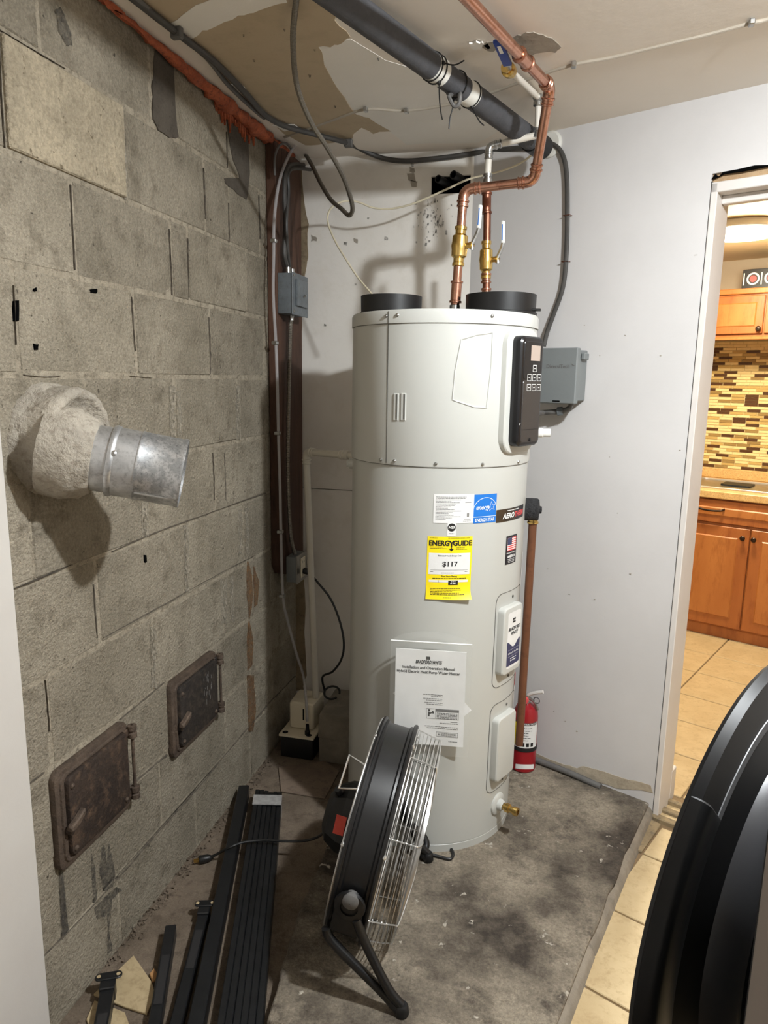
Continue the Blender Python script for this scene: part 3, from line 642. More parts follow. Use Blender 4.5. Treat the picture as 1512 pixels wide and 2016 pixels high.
# energy label, blue
s_, f, w_, h = sticker('energy_star_label', 'blue', -59.2, 1.039, -43.4, 1.118)
g = lambda u, v: f(u, v, .0004); mb = MB()
put_text(mb, g, 'ENERGY STAR', 0, -.0315, .0125, bold=.00025, sx=.78)
rect(mb, g, -w_ / 2, -.0225, w_ / 2, -.0212, 8)
put_text(mb, g, 'energy', -.009, .0035, .0185, bold=.0003, shear=.45, sx=.85)
for k in range(24):
    a0 = math.radians(12 + 156 * k / 24); a1 = math.radians(12 + 156 * (k + 1) / 24); r0, r1 = .0375, .0388
    pt = lambda r, a: g(max(-w_ / 2, min(w_ / 2, r * math.cos(a) * 1.0)), -.008 + r * math.sin(a))
    mb.add([pt(r0, a0), pt(r1, a0), pt(r1, a1), pt(r0, a1)], [(0, 1, 2, 3)])
sp = []
for k in range(10):
    a = math.pi / 2 + .12 + k * math.pi / 5; r = .0145 if k % 2 == 0 else .006; sp.append((.0195 + r * math.cos(a), .005 + r * math.sin(a)))
for k in range(10):
    a = V(sp[k]); b = V(sp[(k + 1) % 10]); c = V((.0195, .005)); ai = a + (c - a) * .14; bi = b + (c - b) * .14
    mb.add([g(*a), g(*b), g(*bi), g(*ai)], [(0, 1, 2, 3)])
obj('lettering', mb, M['print_white'], s_)
# model sticker
s_, f, w_, h = sticker('model_sticker', 'brown_sticker', -43.0, 1.035, -11.0, 1.071, bow=None)
g = lambda u, v: f(u, v, .0004)
mb = MB(); rect(mb, g, .012, -h / 2 + .001, w_ / 2 - .001, h / 2 - .001, 6); obj('dark_half', mb, M['ink_black'], s_)
g2 = lambda u, v: f(u, v, .0008)
mb = MB(); put_text(mb, g2, 'AERO', -.022, -.003, .020, bold=.0007, shear=.2); dashes(mb, g2, -.030, .03, .012, .0022); obj('lettering', mb, M['print_white'], s_)
mb = MB(); put_text(mb, g2, 'THERM', .036, -.003, .020, bold=.0007, shear=.2, sx=.9); obj('lettering', mb, M['red_print'], s_)
# flag sticker
s_, f, w_, h = sticker('flag_sticker', 'ink_black', -32.8, .908, -20.3, .991, nu=6)
g = lambda u, v: f(u, v, .0004)
mb = MB(); rect(mb, g, -.023, -.0025, .023, .036, 4); obj('flag_ground', mb, M['print_white'], s_)
g2 = lambda u, v: f(u, v, .0008)
mb = MB()
for k in range(7):
    v1 = .036 - k * .0385 / 6.5; rect(mb, g2, -.023, v1 - .0385 / 13, .023, v1, 4)
obj('stripes', mb, M['flag_red'], s_)
g3 = lambda u, v: f(u, v, .0012)
mb = MB(); rect(mb, g3, -.023, .0155, -.002, .036, 3); obj('canton', mb, M['flag_blue'], s_)
mb = MB(); put_text(mb, g, 'AMERICA', 0, -.0195, .0098, bold=.0004, sx=.95); put_text(mb, g, 'MANUFACTURED IN', 0, -.009, .0052, bold=.0001)
for k in range(3): dashes(mb, g, -.018 + .002 * k, .018, -.0275 - .0045 * k, .0016)
obj('lettering', mb, M['print_white'], s_)
# round mark
s_, f, w_, h = sticker('round_mark_label', 'paper', -74.8, 1.006, -69.6, 1.041, nu=4)
g = lambda u, v: f(u, v, .0004); mb = MB()
mb.add([g(.0112 * math.cos(2 * math.pi * k / 28), .006 + .0112 * math.sin(2 * math.pi * k / 28)) for k in range(28)], [tuple(range(28))])
dashes(mb, g, -.007, .007, -.011, .0015); obj('disc_print', mb, M['print_black'], s_)
mb = MB(); put_text(mb, lambda u, v: f(u, v, .0008), 'NSF', 0, .006, .0105, bold=.0003); obj('lettering', mb, M['print_white'], s_)
# yellow energy guide
egz0, egz1, ega, egb = .828, 1.004, -86.2, -59.1
f, w_, h = jl(ega, egz0, egb, egz1)
def egbow(u, v):
    lift = max(0, (-v / h - .32)) ** 2 * .42 * max(0.25, (u / w_ + .5)); return hp((ega + egb) / 2 + math.degrees(u / HR), (egz0 + egz1) / 2 + v, HR + .0009 + lift)
mb = MB(); mb.grid(lambda a, b: egbow((a - .5) * w_, (b - .5) * h), 14, 14); eg = obj('energy_guide_label', mb, M['yellow'], wh, label='yellow energy cost label with a price')
g = lambda u, v: egbow(u, v) + (egbow(u, v) - V((HX, HY, egbow(u, v).z))).normalized() * .0006
mb = MB(); put_text(mb, g, 'ENERG', -.030, h / 2 - .019, .0195, bold=.0009, sx=.92); put_text(mb, g, 'GUIDE', .0335, h / 2 - .019, .0195, bold=.0009, sx=.92); put_text(mb, g, 'Y', .0035, h / 2 - .0205, .022, bold=.0009)
rect(mb, g, .0022, h / 2 - .036, .0048, h / 2 - .022); mb.add([g(-.004, h / 2 - .033), g(.0035, h / 2 - .041), g(.011, h / 2 - .033)], [(0, 1, 2)])
for (a, b, v, hh) in [(-.056, -.035, .004, .001), (-.006, .054, .004, .001), (-.055, -.02, .029, .0013), (-.055, -.01, .033, .0013), (.016, .04, .031, .0013), (.016, .048, .035, .0013)]: dashes(mb, g, a, b, h / 2 - v, hh)
put_text(mb, g, 'First Hour Rating', 0, -.023, .0062, bold=.0001); dashes(mb, g, -.045, .048, -.029, .0018)
for k in range(5): dashes(mb, g, -.050, random.uniform(.0, .05), -.058 - .0042 * k, .0017)
dashes(mb, g, -.014, .006, -.0825, .0018); rect(mb, g, -.0015, -.0475, .025, -.0345)
obj('lettering', mb, M['print_black'], eg, kind='stuff')
mb = MB(); rect(mb, g, -.057, -.018, .057, .042, 10); wp = obj('price_panel', mb, M['paper'], eg)
mb = MB(); rect(mb, g, -.055, -.040, .053, -.0335, 8); obj('scale_bar', mb, M['paper'], eg)
g3 = lambda u, v: g(u, v) + (g(u, v) - V((HX, HY, g(u, v).z))).normalized() * .0005
mb = MB(); put_text(mb, g3, '$117', .001, .011, .0185, bold=.0004, sx=1.12); put_text(mb, g3, 'Estimated Yearly Energy Cost', 0, .035, .0052, bold=.00008)
rect(mb, g3, -.051, -.0055, .051, -.005, 8); dashes(mb, g3, -.022, .012, -.0135, .0014); dashes(mb, g3, -.051, -.044, -.010, .0014); dashes(mb, g3, .043, .051, -.010, .0014)
rect(mb, g3, -.0015, -.0475, .025, -.0345); rect(mb, g3, -.028, -.040, -.0275, -.0335)
obj('lettering', mb, M['print_black'], eg)
g4 = lambda u, v: g(u, v) + (g(u, v) - V((HX, HY, g(u, v).z))).normalized() * .0009
mb = MB(); dashes(mb, g4, .006, .018, -.038, .0018); dashes(mb, g4, .004, .02, -.0435, .0022); obj('lettering', mb, M['paper'], eg, kind='stuff')
# slim white card stickers at the right flank
s_, f, w_, h = sticker('side_sticker', 'paper', -4.5, .60, -1.5, .92, nu=2)
s_, f, w_, h = sticker('side_sticker', 'paper', -6.0, .20, -3.0, .60, nu=2)
mb = MB(); rect(mb, lambda u, v: f(u, v, .0005), -w_ / 2, .10, w_ / 2, .14); obj('red_band', mb, M['red_print'], s_)

# ------------------------------------------------------------------ manual in its plastic pouch
mp_ = thing('manual_pouch', hp(-80, .37, HR + .01), 'clear zip pouch holding a white installation manual, stuck on the heater front', 'pouch')
MO, MT, MN = hframe(-81.5, .543, HR + .006)
def mf(u, v, e=0.0):   # flat sheet hanging on the jacket, its foot standing off a little
    out = .004 + (max(0, .5 - (v + .14) / .28)) ** 1.5 * .014 + .0025 * math.sin(u * 60 + v * 25) * max(0, -v) * 4
    return MO + MT * u + UP * (v - .012 * u) + MN * (out + e)
bw, bh = .196, .280
book = MB()
nu, nv = 16, 10
for layer, e in ((0, 0.0), (1, .004)):
    for j in range(nv + 1):
        for i in range(nu + 1): book.v.append(mf((i / nu - .5) * bw, (j / nv - .5) * bh, e))
K_ = (nu + 1) * (nv + 1)
for j in range(nv):
    for i in range(nu):
        a = j * (nu + 1) + i; book.f.append((a, a + nu + 1, a + nu + 2, a + 1)); book.f.append((K_ + a, K_ + a + 1, K_ + a + nu + 2, K_ + a + nu + 1))
rim = [i for i in range(nu + 1)] + [j * (nu + 1) + nu for j in range(1, nv + 1)] + [nv * (nu + 1) + i for i in range(nu - 1, -1, -1)] + [j * (nu + 1) for j in range(nv - 1, 0, -1)]
for i in range(len(rim)): a, b = rim[i], rim[(i + 1) % len(rim)]; book.f.append((a, b, K_ + b, K_ + a))
bk = obj('booklet', book, M['paper'], mp_)
g = lambda u, v: mf(u, v, .0046)
mb = MB()
put_text(mb, g, 'BRADFORD WHITE', -.006, .105, .0135, bold=.0006, sx=.62, shear=.25); rect(mb, g, -.013, .113, -.002, .122)
put_text(mb, g, 'Installation and Operation Manual', -.006, .088, .0118, bold=.00025, sx=.90); put_text(mb, g, 'Hybrid Electric Heat Pump Water Heater', -.006, .0755, .0118, bold=.00025, sx=.88)
obj('lettering', mb, M['print_black'], bk)
mb = MB()
put_text(mb, g, 'W A T E R   H E A T E R S', -.006, .098, .0042)
for (a, b, v) in [(-.02, .036, .010), (.004, .036, .005), (-.018, .036, -.002), (-.01, .036, -.007), (-.014, .036, -.014), (-.008, .036, -.019), (.06, .081, -.068), (.03, .081, -.073), (-.012, .081, -.084), (-.006, .081, -.089), (.056, .081, -.126)]: dashes(mb, g, a, b, v, .0019)
for (a, b, c, d) in [(-.008, -.032, .083, -.0312), (-.008, -.0612, .083, -.0604), (-.008, -.0612, -.0072, -.0312), (.0822, -.0612, .083, -.0312), (.017, -.0612, .0178, -.0312), (.017, -.0395, .083, -.032),
                     (.021, -.1135, .082, -.1126), (.021, -.1006, .082, -.0998), (.021, -.1135, .0219, -.0998), (.0811, -.1135, .082, -.0998)]: rect(mb, g, a, b, c, d, 3)
for k in range(5): dashes(mb, g, .021, .079, -.0435 - .0038 * k, .0021)
for k in range(3): dashes(mb, g, .034, .078, -.1035 - .0033 * k, .0016)
mb.add([g(.0255, -.110), g(.0285, -.1035), g(.0315, -.110)], [(0, 1, 2)])
obj('lettering', mb, M['print_grey'], bk)
mb = MB(); mb.add([g(-.001 + .0028 * math.cos(k * .45), -.0365 + .0028 * math.sin(k * .45)) for k in range(14)], [tuple(range(14))])
mb.add([g(-.004, -.055), g(.001, -.055), g(.001, -.049), g(.008, -.045), g(.006, -.043), g(.001, -.0415), g(-.003, -.0405)], [tuple(range(7))]); mb.add([g(.005, -.044), g(.012, -.047), g(.014, -.041), g(.009, -.038)], [(0, 1, 2, 3)])
obj('reader_symbol', mb, M['print_black'], bk)
obj('loose_sheet', MB().prism([mf(.094, -.055, -.002), mf(.118, -.032, -.002), mf(.100, -.012, -.002), mf(.094, -.012, -.002)], (0, -.0008, 0)), M['paper'], mp_)
obj('loose_sheet', MB().prism([mf(-.095, -.002, -.002), mf(-.104, .004, -.002), mf(-.095, .012, -.002)], (0, -.0008, 0)), M['paper'], mp_)
def fm(a, b): 
    u = -.112 + .224 * a
    return MO + MT * u + UP * (-.165 + .327 * b - .012 * u) + MN * (.0125 + .012 * (1 - b) ** 1.5)
obj('film', MB().grid(fm, 18, 8), M['pouch_film'], mp_)
obj('flap', MB().grid(lambda a, b: fm(a, 1.0) + UP * (.034 * b * math.sin(math.pi * min(1, max(0, a))) ** .6) - MN * .004 * b, 18, 3), M['pouch_film'], mp_)
obj('zip', MB().tube([fm(k / 16, 1.0) + UP * .003 for k in range(17)], .0022, 6), M['zip_white'], mp_)
# ================================================================== PIPES
def arc3(a, b, c, br, n=8):      # rounded corner at b between a and c
    d0 = (a - b).normalized(); d1 = (c - b).normalized(); ang = d0.angle(d1); tl = br / math.tan(ang / 2)
    p0 = b + d0 * tl; p1 = b + d1 * tl; bis = (d0 + d1).normalized(); ctr = b + bis * (br / math.sin(ang / 2))
    out = []
    for k in range(n + 1):
        t = k / n; v0 = (p0 - ctr); v1 = (p1 - ctr); w_ = v0.angle(v1)
        out.append(ctr + (v0 * math.sin((1 - t) * w_) + v1 * math.sin(t * w_)) / math.sin(w_))
    return p0, p1, out
def run(parent, pts, r, mat, emat, br, ename='elbow', ends=(0, 0)):
    pts = [V(p) for p in pts]; cur = pts[0]
    for i in range(1, len(pts)):
        if i < len(pts) - 1:
            p0, p1, arc = arc3(pts[i - 1], pts[i], pts[i + 1], br)
            obj('pipe', MB().tube([cur, p0], r, 16), M[mat], parent)
            d0 = (pts[i - 1] - pts[i]).normalized(); d1 = (pts[i + 1] - pts[i]).normalized()
            em = MB().tube([p0 + d0 * .022] + arc + [p1 + d1 * .022], r * 1.16, 16)
            for q, d in ((p0, d0), (p1, d1)):
                em.lathe(q + d * .004, d, [(r * 1.1, 0), (r * 1.38, .002), (r * 1.38, .006), (r * 1.15, .008)], 16)
                em.lathe(q + d * .017, d, [(r * 1.1, 0), (r * 1.32, .002), (r * 1.32, .005), (r * 1.1, .007)], 16)
            obj(ename, em, M[emat], parent); cur = p1
        else: obj('pipe', MB().tube([cur, pts[i]], r, 16), M[mat], parent)
def coupling(parent, p, d, r, mat, L=.05):
    d = V(d).normalized(); p = V(p)
    obj('coupling', MB().lathe(p - d * L / 2, d, [(r, 0), (r * 1.4, .001), (r * 1.4, .006), (r * 1.17, .008), (r * 1.17, L - .008), (r * 1.4, L - .006), (r * 1.4, L - .001), (r, L)], 18), M[mat], parent)
def ball_valve(parent, p, d, r, side, up):
    p = V(p); d = V(d).normalized(); side = V(side).normalized()
    v = obj('ball_valve', MB().lathe(p - d * .055, d, [(r, 0), (r * 1.35, .002), (r * 1.35, .010), (r * 1.15, .012), (r * 1.15, .022), (r * 1.7, .028), (r * 1.75, .045), (r * 1.9, .055), (r * 1.75, .066), (r * 1.7, .082), (r * 1.15, .088), (r * 1.15, .098), (r * 1.35, .1), (r * 1.35, .108), (r, .11)], 22), M['brass'], parent)
    obj('stem', MB().lathe(p + side * r * 1.5, side, [(.008, 0), (.008, .012), (.0095, .013), (.0095, .02), (.004, .021), (.004, .026)], 12), M['brass'], v)
    b = p + side * (r * 1.5 + .02); q = side.cross(d).normalized()
    hd = obj('handle', MB().tube([b - d * .012, b + d * .006, b + d * .03 + side * .012, b + d * .045 + side * .016], .0055, 8), M['steel'], v)
    e0 = b + d * .043 + side * .016
    obj('grip', MB().obox(e0, q, side, d, (-.007, -.004, 0), (.007, .004, .062)), M['print_white'], v, bevel=.003, seg=2)
    mb = MB(); 
    for s_ in (1, -1): mb.obox(e0 + d * .03, q, side, d, (s_ * .0072 - .0003, -.0012, -.022), (s_ * .0072 + .0003, .0012, .022))
    obj('grip_print', mb, M['blue'], v)
cpA = thing('copper_pipe', (.69, 2.11, 1.634), 'bright copper water pipe from the heater top, turning right and up to the ceiling', 'pipe')
r1 = .0128
A0, A1, A2, A3, A4 = V((.691, 2.11, 1.634)), V((.705, 2.11, 1.945)), V((.897, 2.11, 1.957)), V((.930, 2.005, 2.152)), V((.779, 1.538, 2.152))
A5 = A4 + (A4 - A3) * 1.2
run(cpA, [A0, A1, A2, A3, A5], r1, 'copper', 'copper', .026)
dA = (A1 - A0).normalized()
ball_valve(cpA, A0 + dA * .160, dA, r1, (.95, -.30, 0), 1)
coupling(cpA, A0 + dA * .035, dA, r1, 'copper', .062)
dC = (A5 - A3).normalized(); coupling(cpA, A3 + dC * .185, dC, r1, 'copper', .06)
cpB = thing('copper_pipe', (.76, 2.32, 1.60), 'darker copper pipe behind the right duct collar with a brass valve', 'pipe')
B0, B1 = Y(957, 590, 2.22), Y(960, 352, 2.22)
dB = (B1 - B0).normalized()
obj('pipe', MB().tube([B0 - dB * .06, B1], .0112, 16), M['copper_dull'], cpB)
coupling(cpB, Y(958, 400, 2.22), dB, .0112, 'copper_dull', .06); coupling(cpB, Y(957, 548, 2.22), dB, .0112, 'copper', .03); coupling(cpB, Y(957, 576, 2.22), dB, .0112, 'copper', .026)
ball_valve(cpB, Y(957, 512, 2.22), dB, .0112, (.95, -.30, 0), 1)
px = thing('plastic_pipe', B1, 'milky plastic water pipe with metal fittings above the darker copper pipe', 'pipe')
C1, C2, C3, C4 = Y(963, 288, 2.22), Y(1058, 266, 2.22), Y(1060, 192, 2.20), Z(1004, 140, 2.165)
run(px, [B1, C1, C2 + V((0, 0, 0))], .0095, 'pex', 'steel', .014, 'elbow')
obj('pipe', MB().tube([C2, C3], .0085, 14), M['pex'], px); obj('pipe', MB().tube([C3, C4], .0085, 14), M['pex'], px)
for p, d in ((B1, dB), (C2 + UP * .004, UP), (C3 - UP * .01, UP), (C3 + UP * .0, C4 - C3)):
    d = V(d).normalized(); obj('fitting', MB().lathe(p - d * .012, d, [(.009, 0), (.0135, .001), (.0135, .010), (.011, .011), (.011, .016), (.0135, .017), (.0135, .025), (.009, .026)], 14), M['steel'], px)
bv = thing('stop_valve', C4, 'small ceiling stop valve with a blue lever next to the torn plaster', 'valve')
obj('body', MB().lathe(C4 - (C4 - C3).normalized() * .012, (C4 - C3).normalized(), [(.008, 0), (.014, .001), (.014, .012), (.017, .014), (.017, .03), (.012, .032), (.012, .05)], 16, capb=True), M['brass'], bv)
hl0, hl1 = Z(999, 126, 2.150), Z(979, 80, 2.160)
dd = (hl1 - hl0).normalized(); sd = dd.cross(UP).normalized()
hb = obj('handle', MB().obox(hl0, dd, sd, UP, (-.004, -.0105, -.004), ((hl1 - hl0).length, .0105, .004)), M['handle_blue'], bv, bevel=.003, seg=2)
obj('handle_patch', MB().obox(hl0, dd, sd, UP, ((hl1 - hl0).length * .55, -.004, -.0046), ((hl1 - hl0).length * .85, .004, -.0038)), M['print_white'], hb)
obj('stem', MB().tube([hl0 + UP * .0, hl0 - dd * .012 + UP * .004, C4], .006, 10), M['steel'], bv)

# black insulated drain pipe under the ceiling
ip = thing('insulated_pipe', (.66, 1.85, 2.11), 'thick black foam insulated pipe running under the ceiling', 'pipe')
q0, q1 = V((.525, 1.507, 2.165)), V((.884, 2.330, 2.122)); dq = (q1 - q0).normalized(); qs = q0 - dq * .45
rp = .0305
t_at = lambda px_, py_: max(0, (Z(px_, py_, 2.135) - q0).dot(dq))
ta, tb_ = t_at(868, 143), t_at(922, 188)
obj('foam_sleeve', MB().tube([qs, q0 + dq * (ta - .018)], rp, 28), M['foam_grey'], ip)
obj('foam_sleeve', MB().tube([q0 + dq * (ta + .020), q0 + dq * (tb_ - .02)], rp * .95, 28), M['foam_grey'], ip)
obj('foam_sleeve', MB().tube([q0 + dq * (tb_ + .018), q1], rp, 28), M['foam_grey'], ip)
for t in (ta, tb_):
    c = q0 + dq * t; obj('clamp_band', MB().lathe(c - dq * .028, dq, [(rp * .9, 0), (rp * .99, .001), (rp * .99, .055), (rp * .9, .056)], 28), M['white_clamp'], ip)
sidev = dq.cross(UP).normalized(); 
def tie(t, out, tail):
    c = q0 + dq * t; a = sidev; b = UP
    o = obj('cable_tie', MB().tube(circle_pts(c, sidev, UP, rp + .001, 24), .0018, 6, closed=True), M['tie_black'], ip)
    st_ = c + (sidev * out[0] + UP * out[1]).normalized() * (rp + .002)
    obj('tie_head', MB().obox(st_, dq, sidev, UP, (-.004, -.004, -.004), (.004, .004, .004)), M['tie_black'], o, bevel=.001)
    obj('tie_tail', MB().tube(spline([st_] + tail, 5), .0017, 5), M['tie_black'], o)
tie(ta + .006, (.3, -1), [Y(865, 195, 1.83), Y(868, 222, 1.835), Y(871, 236, 1.84)])
tie(ta - .012, (1, .0), [Y(895, 128, 1.80), Y(914, 119, 1.79)])
tie(tb_ + .010, (.2, -1), [Y(940, 232, 1.97), Y(945, 240, 1.97), Y(953, 247, 1.97)])
tie((ta + tb_) / 2 + .02, (-.2, -1), [Y(892, 210, 1.88), Y(886, 232, 1.88), Y(884, 254, 1.88)])
obj('hook_strap', MB().tube(spline([q0 + dq * ((ta + tb_) / 2) - UP * rp, Y(884, 190, 1.87), Y(893, 208, 1.88), Y(903, 205, 1.88), Y(906, 185, 1.88), q0 + dq * ((ta + tb_) / 2 + .03) - UP * rp * .8], 5), .005, 8), M['cable_grey'], ip)
pe = W(1083, 284, .004)
obj('wall_plate', MB().lathe(pe + NW * .004, -NW, [(.04, 0), (.04, .006), (.034, .012), (.001, .012)], 28), M['white_clamp'], ip)
obj('rubber_collar', MB().tube([q1 - dq * .03, q1 + dq * .05], rp * 1.12, 24), M['fan_dark'], ip)

# relief pipe at the heater's right flank
rl = thing('relief_pipe', (.945, 2.13, .31), 'straight brown copper relief pipe with a black foam wrapped valve at the heater side', 'pipe')
Ra, Rb = Y(1049, 1028, 2.14), Y(1022, 1466, 2.14)
obj('pipe', MB().tube([Ra, Rb], .0125, 18), M['copper_brown'], rl)
obj('brass_nut', MB().lathe(Ra - UP * .004, UP, [(.0125, 0), (.017, .001), (.017, .006), (.0145, .008), (.0145, .022), (.0125, .024)], 16), M['brass'], rl)
c_ = Y(1049, 1003, 2.14)
obj('foam_wrap', MB().lathe(c_ - V((.034, 0, 0)), (1, 0, 0), [(.004, 0), (.030, .001), (.034, .006), (.034, .046), (.030, .052), (.012, .054), (.010, .06), (.001, .061)], 26), M['foam_black'], rl)

# ------------------------------------------------------------------ flue pipe and its cement
fc = V((0, 1.181, 1.282))
def rough_lathe(prof, seg, amp, o, ax, seed):
    mb = MB().lathe(o, ax, prof, seg); rnd = random.Random(seed); ax = V(ax).normalized()
    for i, p in enumerate(mb.v):
        j = i // seg; k = i % seg
        f = 1 + amp * (math.sin(k * .9 + j * 1.7 + seed) * .5 + rnd.uniform(-1, 1) * .6)
        c = V(o) + ax * (p - V(o)).dot(ax); mb.v[i] = c + (p - c) * f + ax * rnd.uniform(-1, 1) * amp * .02
    return mb
fax = V((.88, .43, -.2)).normalized()
fl = thing('flue_pipe', fc + V((.02, 0, -.07)), 'galvanised steel flue stub sticking out of the block wall', 'pipe')
obj('sleeve', MB().lathe(fc + fax * .095, fax, [(.066, 0), (.066, .055), (.071, .057), (.0725, .062), (.071, .067), (.069, .069), (.069, .115)], 44), M['galvanised'], fl)
obj('end_section', MB().lathe(fc + fax * .205, fax, [(.0705, 0), (.0708, .003), (.0695, .006), (.0695, .080), (.0712, .083), (.0712, .089), (.068, .090), (.067, .05), (.067, 0)], 44), M['galvanised_spotted'], fl)
obj('inner_dark', MB().lathe(fc + fax * .215, fax, [(.0668, 0), (.001, .001)], 24), M['void'], fl)
u_ = fax.cross(UP).normalized(); w2 = u_.cross(fax)
sm = [fc + fax * t + (u_ * math.cos(-.75) + w2 * math.sin(-.75)) * .0702 for t in (.21, .288)]
obj('lock_seam', MB().tube(sm, .002, 6), M['chrome'], fl)
obj('rivet', MB().lathe(fc + fax * .163 + (u_ * math.cos(.35) + w2 * math.sin(.35)) * .069, (u_ * math.cos(.35) + w2 * math.sin(.35)), [(.006, -.001), (.006, .002), (.001, .004)], 10), M['steel'], fl)
cm = rough_lathe([(.118, -.01), (.116, .002), (.109, .008), (.111, .03), (.112, .052), (.110, .064), (.104, .070), (.096, .071), (.090, .066), (.084, .058), (.05, .052)], 72, .028, V((0, 1.245, 1.286)), (1, .05, -.05), 3)
obj('cement_filler', rough_lathe([(.088, .03), (.092, .072), (.090, .088), (.082, .100), (.078, .112), (.072, .124), (.064, .124)], 56, .03, fc, fax, 9), M['cement'], fl, ang=60)
obj('cement_collar', cm, M['cement'], fl, label='lumpy cement collar around the stub', ang=60)

# ------------------------------------------------------------------ cast iron clean-out doors
def cleanout(p, label, dark, holes):
    (y0, z1), (y1, z0) = p; name = 'iron_dark' if dark else 'iron'
    t = thing('cleanout_door', (0.0, (y0 + y1) / 2, z0), label, 'cleanout door', 'cast iron clean-out doors in the block wall')
    yc, zc = (y0 + y1) / 2, (z0 + z1) / 2; w_, h = y1 - y0, z1 - z0
    P = lambda u, v, d: V((d, yc + u, zc + v))
    f = obj('frame', MB().prism([P(u, v, -.004) for u, v in rr(w_, h, .022)], (.020, 0, 0)), M['iron_rim'], t, bevel=.006, seg=2)
    obj('frame_bead', MB().tube([P(u, v, .0165) for u, v in rr(w_ - .034, h - .034, .018)], .004, 6, closed=True), M['iron_rim'], f)
    d = obj('door_plate', MB().prism([P(u + .006, v, .006) for u, v in rr(w_ - .046, h - .046, .016)], (.021, 0, 0)), M[name], t, bevel=.005, seg=2)
    for (u, v) in ((-w_ / 2 + .04, h / 2 - .045), (-w_ / 2 + .04, -h / 2 + .04), (w_ / 2 - .035, -h / 2 + .04)):
        obj('rivet', MB().lathe(P(u, v, .0265), (1, 0, 0), [(.0065, 0), (.006, .003), (.001, .006)], 10), M['iron_rim'], d)
    la = obj('latch', MB().prism([P(u, v, .026) for u, v in ((-w_ / 2 + .014, -.022), (-w_ / 2 + .014, -.008), (-w_ / 2 + .035, -.002), (-w_ / 2 + .062, .010), (-w_ / 2 + .062, -.004), (-w_ / 2 + .04, -.018))], (.016, 0, 0)), M['iron_rim'], t, bevel=.003)
    obj('latch_pin', MB().lathe(P(-w_ / 2 + .026, -.026, .02), (1, 0, 0), [(.009, 0), (.009, .012), (.003, .015), (.0005, .0155)], 12), M[name], la)
    ro = obj('hinge_rod', MB().tube([P(w_ / 2 + .003, h * .34, .026), P(w_ / 2 + .003, -h * .36, .026)], .0042, 8), M['iron_rim'], t)
    for v in (h * .36, -h * .34):
        hg = obj('hinge', MB().lathe(P(w_ / 2 + .003, v - .016, .026), UP, [(.002, 0), (.0115, .001), (.0115, .012), (.008, .014), (.008, .018), (.0115, .02), (.0115, .032), (.002, .033)], 12), M['iron_rim'], t)
        obj('hinge_lug', MB().box(tuple(P(w_ / 2 - .02, v - .010, .006)), tuple(P(w_ / 2 + .002, v + .010, .022))), M[name], hg, bevel=.003)
    return t
cleanout(((1.160, .592), (1.424, .358)), 'brown rusty iron clean-out door nearer the camera, larger of the two', False, 0)
cb_ = cleanout(((1.628, .594), (1.895, .366)), 'blackened iron clean-out door farther along the wall, smaller of the two', True, 1)
mb = MB()
for i in range(22):
    yy = random.uniform(1.79, 1.84); zz = random.uniform(.47, .56); l = random.uniform(.004, .018); mb.box((.0268, yy - .0007, zz - l), (.0276, yy + .0007, zz))
obj('chalk_scratches', mb, M['print_dim'], cb_, kind='stuff')
# ================================================================== WOODEN BOARD AND ELECTRICS IN THE LEFT CORNER
def jag_poly(pts, amp): return [(a + random.uniform(-amp, amp), b + random.uniform(-amp, amp)) for a, b in pts]
bd = MB().prism([(.001, y, z) for y, z in [(2.372, 2.19), (2.372, .74), (2.40, .70), (2.47, .68), (2.57, .70), (2.615, .74), (2.615, 2.19)]], (.036, 0, 0))
obj('wooden_board', bd, M['board_wood'], None, 'dark reddish wooden board fixed upright in the left corner', 'board', bevel=.003)
fo = MB()
fp = [V((.02, y, 2.195)) for y in (1.45, 1.6, 1.8, 2.0, 2.2, 2.36, 2.45, 2.56)]
fpp = spline(fp, 8); fo.tube(fpp, [(.006 + .020 * min(1, max(0, (p.y - 1.55) / .45)) * (.75 + .35 * math.sin(p.y * 47) * math.sin(p.y * 19))) * (1 if p.y < 2.35 else .8) for p in fpp], 10)
rn = random.Random(5)
for i, p in enumerate(fo.v):
    d = rn.uniform(-.004, .004); fo.v[i] = V((max(.0015, p.x + d), p.y + d, min(2.2, p.z + rn.uniform(-.006, .003))))
for k in range(16):
    y = 2.0 + k * .017; fo.prism([(.003, y, 2.19), (.003, y + .02, 2.19), (.003, y + .012, 2.165 - rn.uniform(.0, .035))], (.006, 0, 0))
obj('expanding_foam', fo, M['foam_orange'], None, 'bead of orange expanding foam where the block wall meets the ceiling', 'foam', ang=60)

sb = thing('switch_box', (.065, 2.46, 1.635), 'grey metal switch box on the wooden board', 'switch box')
obj('body', MB().box((.038, 2.375, 1.637), (.088, 2.525, 1.772)), M['grey_box_dark'], sb, bevel=.003, seg=2)
cv = obj('cover', MB().box((.0885, 2.372, 1.634), (.0925, 2.528, 1.775)), M['grey_box_dark'], sb, bevel=.0015)
obj('raised_centre', MB().box((.092, 2.40, 1.665), (.102, 2.505, 1.755)), M['grey_box_dark'], cv, bevel=.004, seg=2)
obj('toggle', MB().tube([(.10, 2.455, 1.70), (.112, 2.455, 1.705)], .004, 8), M['steel'], cv)
for z in (1.645, 1.765): obj('screw', MB().lathe((.0925, 2.385, z), (1, 0, 0), [(.004, 0), (.003, .002), (.0003, .0023)], 8), M['steel'], cv)
for y in (2.41, 2.45): obj('connector', MB().lathe((.062, y, 1.772), UP, [(.011, 0), (.011, .006), (.009, .007), (.009, .022), (.007, .023)], 12), M['steel'], sb)
obj('connector', MB().lathe((.062, 2.44, 1.637), -UP, [(.010, 0), (.010, .006), (.008, .007), (.008, .018), (.006, .019)], 12), M['steel'], sb)

